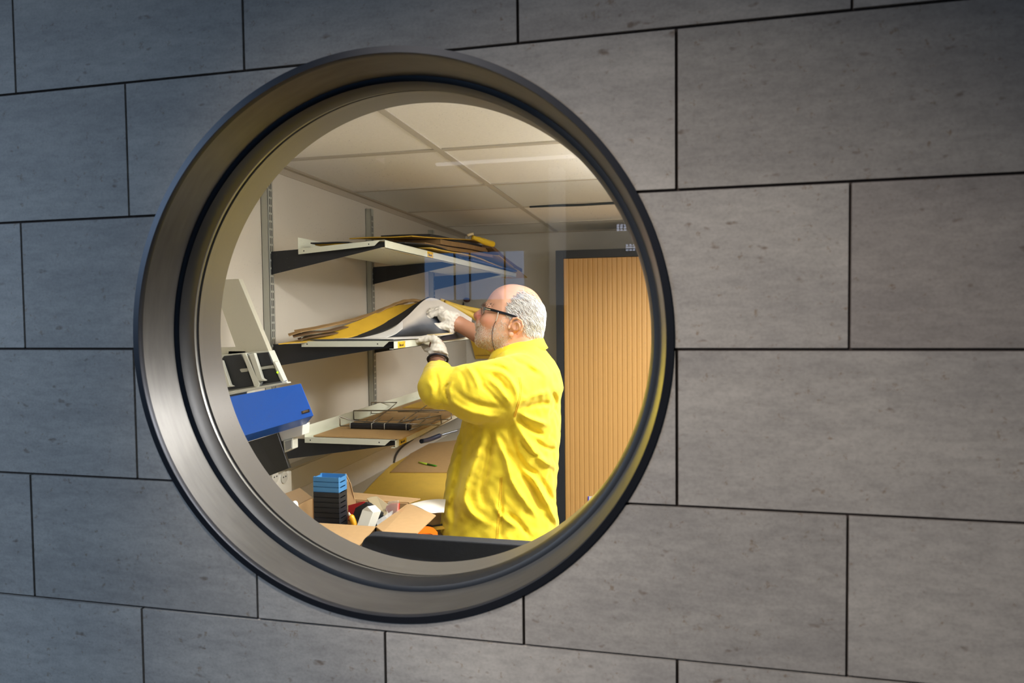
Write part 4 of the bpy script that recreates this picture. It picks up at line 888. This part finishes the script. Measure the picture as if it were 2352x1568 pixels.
# ---- hair: short white shell with strands combed back and down
nor = None
def vert_normals(v, f):
    n = np.zeros_like(v); a = v[f[:, 2]]-v[f[:, 0]]; b = v[f[:, 3]]-v[f[:, 1]]; k = np.cross(a, b)
    for i in range(4): np.add.at(n, f[:, i], k)
    return n/np.maximum(np.linalg.norm(n, axis=1, keepdims=True), 1e-9)
bn = vert_normals(bv, bf)
def strands(name, m, poly, count, length, flow, rad, lift, cond, parent, seed, curl=.25):
    rn = np.random.default_rng(seed); sd = poly_sd(poly, bv[:, 0], bv[:, 2]); ok = np.nonzero((sd > rn.normal(.001, .0035, len(sd))) & cond(bv))[0]
    pick = rn.choice(ok, count); p = bv[pick] + rn.normal(0, .0007, (count, 3)); n = bn[pick]
    d = flow(p, rn); d = d - n*(d*n).sum(1, keepdims=True); d /= np.linalg.norm(d, axis=1, keepdims=True)+1e-9
    sdv = np.cross(d, n); ln = length*rn.uniform(.6, 1.3, (count, 1)); amp = rn.normal(0, curl, (count, 1)); K = 4; vs = []; fs = []
    seg = []
    for k in range(K+1):
        t = k/K; q = p + d*ln*t + n*(lift*ln*(t*(1-t)*2.2+.25*t)) + sdv*amp*ln*math.sin(t*3.0)*.5; r = rad*(1-.8*t)
        for j in range(3):
            a = 2*math.pi*j/3; seg.append(q + (n*math.cos(a) + sdv*math.sin(a))*r)
    V = np.stack(seg, 1).reshape(-1, 3); base = (np.arange(count)*(K+1)*3)[:, None]
    for k in range(K):
        for j in range(3):
            fs.append(np.stack([base[:, 0]+k*3+j, base[:, 0]+k*3+(j+1) % 3, base[:, 0]+(k+1)*3+(j+1) % 3, base[:, 0]+(k+1)*3+j], 1))
    me = np_mesh(to_w(V), np.concatenate(fs))
    if m.name.startswith('hair'):
        cc = np.repeat(rn.uniform(.30, .92, count)**.8, (K+1)*3); cc = np.stack([cc, cc*.965, cc*.90, np.ones_like(cc)], 1).astype(np.float32)
        ca = me.color_attributes.new('col', 'FLOAT_COLOR', 'POINT'); ca.data.foreach_set('color', cc.ravel())
    o = link(name, me, m, parent); me.shade_smooth(); return o
hairm = mat('hair_white', (246, 242, 232), .5, attr='col')
zn = LC(0, 779)[2]
strands('hair', hairm, hp_, 4200, .021, lambda p, r: np.stack([np.full(len(p), .8)+r.normal(0, .3, len(p)), r.normal(0, .2, len(p)), -.75+r.normal(0, .3, len(p)) - .9*np.clip((p[:, 0]-HC[0])/.06, 0, 1)], 1), .0011, .24,
        lambda v: (v[:, 2] > zn) & ((np.abs(v[:, 1]) > .02) | (v[:, 0] > HC[0]+.05)) & ~((np.abs(v[:, 1]) > .079) & (v[:, 0] < LC(1200, 0)[0]) & (v[:, 2] < LC(0, 727)[2])), man, 11, .35)
strands('beard', mat('beard_grey', (220, 212, 200), .5), bp_, 3600, .0065, lambda p, r: np.stack([-.2+r.normal(0, .5, len(p)), r.normal(0, .4, len(p)), -1+r.normal(0, .3, len(p))], 1), .00045, .5, lambda v: v[:, 2] > LC(0, 812)[2], man, 12, .4)
brow = [tuple(LC(x, y)[[0, 2]]) for x, y in [(1108, 699), (1127, 698), (1128, 705), (1109, 705)]]
for s_b in (-1, 1): strands('eyebrow', mat('brow_grey', (110, 96, 84), .6), brow, 140, .008, lambda p, r: np.stack([.9+0*p[:, 0], np.sign(p[:, 1])*.6, .2+r.normal(0, .3, len(p))], 1), .0005, .4, lambda v: (s_b*v[:, 1] > .008) & (v[:, 0] < HC[0]-.05), man, 13)

# ---- coat
cg = Grid(np.arange(-.35, .235, .0042), np.arange(-.36, .44, .0042), np.arange(-.70, .215, .0042))
SLC = [(782,1158,1240,.060),(800,1146,1250,.085),(815,1136,1262,.125),(830,1128,1274,.165),(850,1122,1284,.195),(888,1108,1294,.212),(920,1092,1286,.212),(960,1064,1287,.205),(1015,1047,1285,.20),(1080,1028,1280,.20),(1140,1020,1276,.205),(1200,1012,1283,.215),(1250,1006,1284,.222),(1330,996,1290,.232),(1400,986,1296,.24)]
sb = np.array([LC(1175, p[0])[2] for p in SLC])[::-1]; sl = np.array([LC(p[1], p[0])[0] for p in SLC])[::-1]; sr = np.array([LC(p[2], p[0])[0] for p in SLC])[::-1]; scw = np.array([p[3] for p in SLC])[::-1]
zz_ = cg.z; lo_ = np.interp(zz_, sb, sl); hi_ = np.interp(zz_, sb, sr); cw_ = np.interp(zz_, sb, scw)
ca_ = ((lo_+hi_)/2)[None, None, :]; ra_ = ((hi_-lo_)/2)[None, None, :]; rc_ = cw_[None, None, :]
k = (np.abs((cg.X-ca_)/ra_)**2.25 + np.abs(cg.Y/rc_)**2.25)**(1/2.25)
tor = (k - 1)*.11
tor = smax(tor, cg.Z - LC(1175, 779)[2], .015); tor = smax(tor, -.655 - cg.Z, .01) if False else np.maximum(tor, (-.66 - cg.Z))
cf_ = tor.astype(np.float32)
# left (near) sleeve: upper arm to elbow, forearm section rolled to a cuff
E2 = LY(1010, 888, 2.055); CU = LY(1006, 861, 2.155)
cf_ = smin(cf_, cg.chain([LC(1196, 876, -.135), LC(1150, 896, -.17), LC(1095, 902, -.185), E2 + np.array([.03, 0, -.004])], [.088, .094, .088, .066], .03), .022)
fore = cg.chain([E2 + np.array([.0, .0, -.002]), CU], [.068, .050], .02)
cf_ = smin(cf_, fore, .012)
# right (far) sleeve
cf_ = smin(cf_, cg.chain([LC(1196, 866, .15), LY(1178, 838, 2.58), LY(1166, 806, 2.66)], [.085, .07, .058], .03), .04)
cf_ = smin(cf_, cg.cap(LY(1166, 806, 2.66), LY(1138, 788, 2.66), .056, .050), .02)
# cuff openings
dcu = (WL-CU)/np.linalg.norm(WL-CU); end = CU + dcu*.026
pln = (cg.X-end[0])*dcu[0] + (cg.Y-end[1])*dcu[1] + (cg.Z-end[2])*dcu[2]
near = (np.sqrt((cg.X-end[0])**2 + (cg.Y-end[1])**2 + (cg.Z-end[2])**2) < .09)
cf_ = np.where(near, smax(cf_, pln, .006), cf_)
bore = cg.cap(CU + dcu*.0, end + dcu*.05, .043, .043); cf_ = smax(cf_, -bore, .005)
# folds: ridge (+) and valley (-) strokes laid over the near side, in pixels of the figure
px_ = 1175 + cg.X/PS*(1 - .0)     # nearer cloth looks larger: undo the perspective per depth layer
dist = np.linalg.norm(Ow[:2]); scl = (dist + cg.Y)/dist
U = 1175 + (cg.X/scl)/PS; Vv = 900 - (cg.Z - 0)/PS/scl - 115*(1 - 1/scl)*0 + (1-1/scl)*(-116)*0
# height: project about the horizon line (y ~ 722)
Vv = 722 + (900-722 - cg.Z/PS)/scl
ST = [([(1024,905),(1056,934),(1105,952),(1150,958)], 12, 9), ([(1040,888),(1070,915),(1110,930),(1160,938)], 10, -7),
      ([(1034,878),(1022,890),(1026,908),(1030,925)], 5, -10), ([(1040,874),(1032,890),(1036,912)], 6, 5),
      ([(1072,838),(1090,865),(1100,893)], 9, 7), ([(1088,842),(1104,868),(1114,900)], 8, -6), ([(1056,850),(1068,872),(1074,900)], 8, -5),
      ([(1112,846),(1157,856),(1182,888),(1190,925)], 9, 9), ([(1110,838),(1150,842),(1176,862)], 7, -8), ([(1126,858),(1150,874),(1166,898)], 7, -9),
      ([(1118,866),(1145,890),(1176,932)], 9, 7), ([(1106,880),(1135,912),(1166,944)], 8, -6),
      ([(1189,924),(1237,906),(1272,898)], 11, 5), ([(1189,940),(1237,928),(1268,929)], 10, -6), ([(1192,950),(1227,966),(1262,978)], 10, 8), ([(1186,956),(1215,984),(1250,1000)], 9, -8),
      ([(1181,965),(1214,1022),(1246,1060),(1278,1076)], 12, 10), ([(1168,975),(1184,1040),(1208,1078),(1235,1092)], 11, -10),
      ([(1130,983),(1158,1047),(1170,1098),(1195,1143),(1227,1184)], 12, 10), ([(1142,1000),(1176,1052),(1200,1096),(1222,1130),(1245,1190)], 13, -11),
      ([(1211,1082),(1243,1136),(1266,1181),(1277,1210)], 10, 9), ([(1232,1090),(1255,1130),(1268,1160)], 11, -6),
      ([(1112,983),(1093,1047),(1064,1127),(1074,1175),(1112,1207)], 16, 11), ([(1128,990),(1120,1060),(1106,1120),(1110,1160)], 13, -9),
      ([(1064,980),(1056,1060),(1040,1140),(1036,1230)], 15, -9), ([(1150,1100),(1150,1150),(1146,1240)], 5, -5), ([(1132,1160),(1150,1190),(1185,1215)], 9, 6), ([(1160,1180),(1190,1205),(1215,1240)], 9, -7),
      ([(1140,842),(1180,836),(1220,846)], 9, 5), ([(1180,828),(1210,842),(1236,862)], 9, -8), ([(1210,834),(1240,848),(1262,872)], 10, 5),
      ([(1262,890),(1276,925),(1262,960)], 9, -7), ([(1225,1010),(1255,1030),(1280,1034)], 8, -6), ([(1190,1012),(1216,1044),(1250,1052)], 6, -4),
      ([(982,872),(992,890),(990,915)], 8, 5), ([(1000,850),(1006,880),(1004,915)], 7, -5)]
disp = np.zeros(cf_.shape, np.float32)
side = np.clip((.03 - cg.Y)/.06, 0, 1)
cut = int(np.searchsorted(cg.y, .08)); Un = U[:, :cut] + 0*cg.Z; Vn = (Vv[:, :cut] if Vv.shape[1] > 1 else Vv) + 0*cg.X
for pts, wd, am in ST:
    P = np.array(spline([np.array(p, float) for p in pts], 4)); best = None
    L_ = len(P)-1
    x0, x1, y0, y1 = P[:, 0].min()-4*wd, P[:, 0].max()+4*wd, P[:, 1].min()-4*wd, P[:, 1].max()+4*wd
    dmin = np.full(Un.shape, 1e9, np.float32); tp = np.zeros(Un.shape, np.float32)
    ia = np.nonzero((1175 + cg.x/PS*1.15 > x0-20) & (1175 + cg.x/PS*.8 < x1+40))[0]
    if len(ia) == 0: continue
    a0, a1 = ia[0], ia[-1]+1; u, v = Un[a0:a1], Vn[a0:a1]; dm = dmin[a0:a1]; tt = tp[a0:a1]
    for i in range(L_):
        ex, ey = P[i+1]-P[i]; t_ = np.clip(((u-P[i, 0])*ex + (v-P[i, 1])*ey)/(ex*ex+ey*ey), 0, 1); dd = (u-P[i, 0]-t_*ex)**2 + (v-P[i, 1]-t_*ey)**2
        m_ = dd < dm; dm = np.where(m_, dd, dm); tt = np.where(m_, (i+t_)/L_, tt)
    disp[a0:a1, :cut] += am*.001*np.exp(-dm/(wd*.62)**2)*np.clip(np.minimum(tt, 1-tt)*4+.15, 0, 1)
# small crumples everywhere
crs = .0013*np.sin(cg.X*95+2.2*np.sin(cg.Z*40+cg.Y*30))*np.sin(cg.Z*70+1.8*np.sin(cg.X*45+cg.Y*55)) + .0005*np.sin(cg.X*130+cg.Z*60+2*np.sin(cg.Z*50))*np.sin(cg.Y*90+cg.Z*70)
cf_ = cf_ - disp*side - crs
coatm = bpy.data.materials.new('yellow_cotton'); coatm.use_nodes = True; nt = coatm.node_tree; b = nt.nodes['Principled BSDF']
b.inputs['Base Color'].default_value = lin((234, 208, 50)); b.inputs['Roughness'].default_value = .75; b.inputs['Sheen Weight'].default_value = .15; b.inputs['Specular IOR Level'].default_value = .25
tc = nt.nodes.new('ShaderNodeTexCoord'); nz = nt.nodes.new('ShaderNodeTexNoise'); nz.inputs['Scale'].default_value = 38; nz.inputs['Detail'].default_value = 5; bp = nt.nodes.new('ShaderNodeBump'); bp.inputs['Strength'].default_value = .35; bp.inputs['Distance'].default_value = .004
nt.links.new(tc.outputs['Object'], nz.inputs[0]); nt.links.new(nz.outputs['Fac'], bp.inputs['Height']); nt.links.new(bp.outputs[0], b.inputs['Normal'])
coat, cv, cfaces = body_obj('coat', cg, cf_, coatm, man, 1)
coat['label'] = 'bright yellow long cotton coat'
# collar
mb = MB(); rings = []
n = 72; secs = [(-.006, -.030), (-.004, -.002), (-.001, .009), (.003, .0105), (.007, .007), (.014, -.010), (.023, -.026), (.0205, -.0275), (.0110, -.012), (.0045, .002)]
cs_ = LC(1188, 796); fa, ba = LC(1134, 812), LC(1243, 780); Ra = (ba[0]-fa[0])/2; a0_ = (ba[0]+fa[0])/2
vs = []
for i in range(n):
    ph = 2*math.pi*i/n; cx_, sx_ = math.cos(ph), math.sin(ph)
    t_ = (cx_+1)/2; bt = fa[2] + (ba[2]-fa[2])*(t_**.72)
    for (o_, h_) in secs:
        r1 = Ra + o_; r2 = .066 + o_; vs.append(to_w(np.array([a0_ + r1*cx_, r2*sx_, bt + h_*(1 + .25*abs(sx_))])))
ns = len(secs); fs = [(i*ns+j, i*ns+(j+1) % ns, ((i+1) % n)*ns+(j+1) % ns, ((i+1) % n)*ns+j) for i in range(n) for j in range(ns)]
MB().add(vs, fs).build('collar', coatm, coat, smooth=True)
bvh = BVHTree.FromPolygons([Vector(p) for p in to_w(cv)], cfaces.tolist())
def hit(px, py, off=0, tree=None):
    d = Vector(ray(px, py)).normalized(); h, nn, _, _ = (tree or bvh).ray_cast(Vector((0, 0, CAMZ)), d)
    return None if h is None else h - d*off
# stitched side seam and shoulder seam
stitch = mat('orange_thread', (226, 150, 20), .6)
for line in ([(1151,1096),(1149,1140),(1145,1190),(1142,1238)], [(1192,866),(1195,890),(1192,915),(1186,938),(1180,958)]):
    mb = MB(); P = spline([np.array(p, float) for p in line], 12)
    for i in range(0, len(P)-1, 1):
        for dx in ((-1.8, 1.8) if line[0][1] > 1000 else (0, 3.2)):
            a, b_ = hit(P[i][0]+dx, P[i][1], .0012), hit(P[i][0]*.35+P[i+1][0]*.65+dx, P[i][1]*.35+P[i+1][1]*.65, .0012)
            if a and b_ and (a-b_).length < .02: mb.tube([a, b_], .0007, 5)
    o = mb.build('stitching', stitch, coat); o['label'] = 'orange side seam stitching' if line[0][1] > 1000 else 'orange shoulder seam stitching'

# ---- trousers and shoes
tg = Grid(np.arange(-.24, .16, .009), np.arange(-.26, .26, .009), np.arange(FLOOR+.02, -.40, .009))
tf = None
for s in (-1, 1):
    hp, kn, an = np.array([-.03, s*.085, -.50]), np.array([-.035, s*.10, -.93]), np.array([-.01, s*.10, FLOOR+.10])
    q_ = tg.chain([hp, kn, an], [.105, .078, .066], .03); tf = q_ if tf is None else smin(tf, q_, .03)
tf = np.maximum(tf, FLOOR+.06 - tg.Z)
body_obj('trousers', tg, tf + .003*np.sin(tg.Z*60+3*np.sin(tg.X*30)), mat('trousers_dark', (52, 56, 66), .8), man, 1)
for s in (-1, 1):
    sg_ = Grid(np.arange(-.24, .10, .006), np.arange(s*.10-.07, s*.10+.07, .006), np.arange(FLOOR-.01, FLOOR+.14, .006))
    q_ = sg_.chain([(.035, s*.10, FLOOR+.040), (-.06, s*.10, FLOOR+.042), (-.165, s*.105, FLOOR+.034)], [.044, .044, .040], .03)
    q_ = smin(q_, sg_.cap((.005, s*.10, FLOOR+.05), (.0, s*.10, FLOOR+.11), .046, .048), .03); q_ = smax(q_, FLOOR+.003 - sg_.Z, .006)
    body_obj('shoe', sg_, q_, mat('shoe_black', (28, 26, 26), .4), man, 1)

# ---- gloves: five fingers each
glm = mat('glove_cotton', (228, 222, 208), .85, noise=.08, scale=60, bump=.5, sheen=.3)
def glove(parts, wrist, box, openp, opend, label):
    gg = Grid(*[np.arange(lo, hi, .0015) for lo, hi in box]); v = None
    for kind, pts, rs, kk in parts:
        q_ = gg.chain(pts, rs, .004); v = q_ if v is None else smin(v, q_, kk)
    dd = opend/np.linalg.norm(opend); pl = (gg.X-openp[0])*dd[0] + (gg.Y-openp[1])*dd[1] + (gg.Z-openp[2])*dd[2]; v = smax(v, pl, .002)
    v = v - .0011*np.sin(gg.X*190+2*np.sin(gg.Z*150))*np.sin(gg.Z*210+gg.Y*120+2*np.sin(gg.X*160)) - .0008*np.sin(gg.Z*420+gg.X*130)*np.exp(-np.abs(pl)/.03)
    o, _, _ = body_obj('glove', gg, v, glm, man, 1); o['label'] = label; return o
def bx(pts, pad): P = np.array(pts); return [(P[:, i].min()-pad, P[:, i].max()+pad) for i in range(3)]
Y = 2.27; fl = []
for i, (dy, dz, tip) in enumerate([(-.030, 1.5, 956), (-.010, 0, 953), (.010, 0, 958), (.028, 1, 966)]):
    fl.append(('f', [LY(1004, 784+dz, Y+dy), LY(997, 777+dz, Y+dy+.004), LY(980, 776.5+dz, Y+dy+.004), LY(tip, 780+dz, Y+dy)], [.0125, .0110, .0098, .0085], .006))
wl = LY(1005, 838, 2.225); pl1 = LY(1006, 818, 2.245); pl2 = LY(1006, 800, 2.26); pl3 = LY(1004, 788, 2.27)
parts = [('p', [wl, pl1], [.035, .030], .01), ('p', [pl1, pl2 + [0, -.012, 0], pl3 + [0, -.018, 0]], [.028, .025, .018], .016), ('p', [pl1, pl2 + [0, .014, 0], pl3 + [0, .018, 0]], [.028, .024, .017], .016)] + fl + \
        [('t', [LY(1002, 806, 2.26), LY(990, 805, 2.275), LY(980, 800, 2.285), LY(973, 794, 2.29)], [.014, .0125, .0110, .0090], .008)]
allp = [p for q_ in parts for p in q_[1]]
glove(parts, None, bx(allp, .045), LY(1005, 822, 2.240), LY(1005, 850, 2.20) - LY(1005, 829, 2.233), 'white cotton glove on the near left hand')
Y = 2.60; fl = []
for i, (dy, a, b_, c_) in enumerate([(-.026, (1010,716), (991,722), (973,736)), (-.006, (1008,712), (989,717), (972,729)), (.014, (1009,710), (992,713), (976,723)), (.032, (1012,709), (998,711), (984,718))]):
    fl.append(('f', [LY(*a, Y+dy), LY(*b_, Y+dy-.012), LY(*c_, Y+dy-.020)], [.0135, .0115, .0095], .006))
wr = LY(1047, 744, 2.63); p1_ = LY(1034, 738, 2.615); p2_ = LY(1020, 724, 2.60)
parts = [('p', [wr + LY(1058, 748, 2.63) - wr, wr], [.044, .040], .01), ('p', [wr, p1_], [.040, .035], .02), ('p', [p1_, p2_ + [0, -.016, 0]], [.035, .025], .016), ('p', [p1_, p2_ + [0, .020, .004]], [.034, .021], .016)] + fl + \
        [('t', [LY(1026, 748, 2.585), LY(1005, 750, 2.56), LY(985, 746, 2.545), LY(966, 750, 2.535)], [.018, .0130, .0110, .0085], .008)]
allp = [p for q_ in parts for p in q_[1]]
glove(parts, None, bx(allp, .05), LY(1046, 744, 2.63), LY(1058, 748, 2.63) - LY(1046, 744, 2.63), 'white cotton glove on the far right hand lifting the sheets')
# wristband on the left wrist
c0 = LY(1005.5, 823, 2.238); dn = (wl - pl1)/np.linalg.norm(wl-pl1); u1 = np.cross(dn, [0, 1, 0]); u1 /= np.linalg.norm(u1); u2 = np.cross(dn, u1)
P = [to_w(c0 + (u1*math.cos(a) + u2*math.sin(a))*.0335 + dn*.004) for a in np.linspace(0, 2*math.pi, 40)]
o = MB().tube(P, .0042, 8, caps=False).build('wristband', mat('wristband', (32, 30, 36), .35), man, smooth=True); o['label'] = 'dark wristband over the left glove cuff'

# ---- glasses: worn, a thing of its own
hb = BVHTree.FromPolygons([Vector(p) for p in to_w(bv)], bf.tolist())
gt = thing('eyeglasses', to_w(np.array(S(1112, 714, 0))), 'black framed eyeglasses with a thin neck cord on the face of the person', 'glasses')
gfm = mat('glasses_black', (22, 22, 26), .3)
for s in (-1, 1):
    P = [S(1114.5,708.5,s*.058), S(1130,711.5,s*.070), S(1150,717,s*.0795), S(1170,722.5,s*.0835), S(1184,727.5,s*.0835), S(1194,732,s*.081), S(1202,741,s*.0765), S(1204,748,s*.074)]
    P = spline([np.array(p) for p in P], 4); m_ = MB(); vs = []; fs = []
    for i, p in enumerate(P):
        t_ = i/(len(P)-1); h_ = .0042 + .0010*math.sin(t_*3) - .0026*t_; w2 = .0012
        for (dy, dz) in ((-w2, -h_), (w2, -h_), (w2, h_), (-w2, h_)): vs.append(to_w(p + np.array([0, dy, dz])))
    for i in range(len(P)-1):
        for j in range(4): fs.append((i*4+j, i*4+(j+1) % 4, (i+1)*4+(j+1) % 4, (i+1)*4+j))
    fs += [(3, 2, 1, 0), tuple(len(vs)-4+k for k in range(4))]
    tm = m_.add(vs, fs).build('temple', gfm, gt, bevel=.0004, seg=1)
    q_ = [S(1117,709.2,s*.0620), S(1128,711.6,s*.0713)]
    MB().prism([to_w(np.array(q_[0])+[0, s*.0006, .0012]), to_w(np.array(q_[1])+[0, s*.0006, .0012]), to_w(np.array(q_[1])+[0, s*.0006, -.0012]), to_w(np.array(q_[0])+[0, s*.0006, -.0012])], Vector(e2)*s*.0006).build('temple_mark', mat('pale_mark', (190, 186, 150), .4), tm)
# lens front: slightly wrapped pair of lenses and bridge
def lensring(s):
    return [np.array(S(1106.5+.5*abs(y-.5)*0 + 7*(y**2), 712+dz, s*(.009+.050*y))) for y, dz in ((0, -4), (.25, -7.5), (.6, -8), (1, -6), (1.02, 0), (.95, 7), (.6, 10.5), (.25, 10), (.02, 4))]
for s in (-1, 1):
    P = lensring(s); P2 = spline(P + [P[0]], 4); MB().tube([to_w(p) for p in P2], .0010, 6, caps=False).build('rim', mat('rim_grey', (90, 92, 92), .3, .5), gt, smooth=True)
    c = sum(P)/len(P); vs = [to_w(p) for p in P2[:-1]] + [to_w(c + np.array([-.0015, 0, 0]))]; n = len(vs)-1
    MB().add(vs, [(i, (i+1) % n, n) for i in range(n)]).build('lens', mat('lens_clear', (220, 226, 226), .04, alpha=.22), gt, smooth=True)
    MB().prism([to_w(np.array(S(1112,705.5,s*.058))), to_w(np.array(S(1117,706.5,s*.062))), to_w(np.array(S(1117,712,s*.062))), to_w(np.array(S(1112,713,s*.058)))], Vector(e1)*.002).build('hinge', mat('rim_grey', (90, 92, 92), .3, .5), gt)
MB().tube([to_w(np.array(S(x, y, c_))) for x, y, c_ in ((1106.5, 709, -.009), (1104.5, 707, 0), (1106.5, 709, .009))], .0012, 6).build('bridge', gfm, gt, smooth=True)
cp = []
for x, y in ((1145.5, 718), (1142, 732), (1134.5, 746), (1131, 762), (1130.5, 777), (1133, 794), (1138, 806), (1143, 812)):
    h = hit(x, y, .003, hb); cp.append(h if h else Vector(to_w(LC(x, y, -.06))))
cp[0] = Vector(to_w(np.array(S(1145.5, 717, -.081)))); cp[1] = Vector(to_w(np.array(S(1142, 732, -.079))))
h = hit(1143, 812, .006); cp[-1] = h if h else cp[-1]
MB().tube(spline(cp, 5), .0010, 6).build('neck_cord', mat('cord_navy', (40, 36, 50), .6), gt, smooth=True)
MB().tube(spline(cp[:3], 5)[:8], .0016, 6).build('cord_grip', mat('cord_grip', (176, 170, 160), .4), gt, smooth=True)
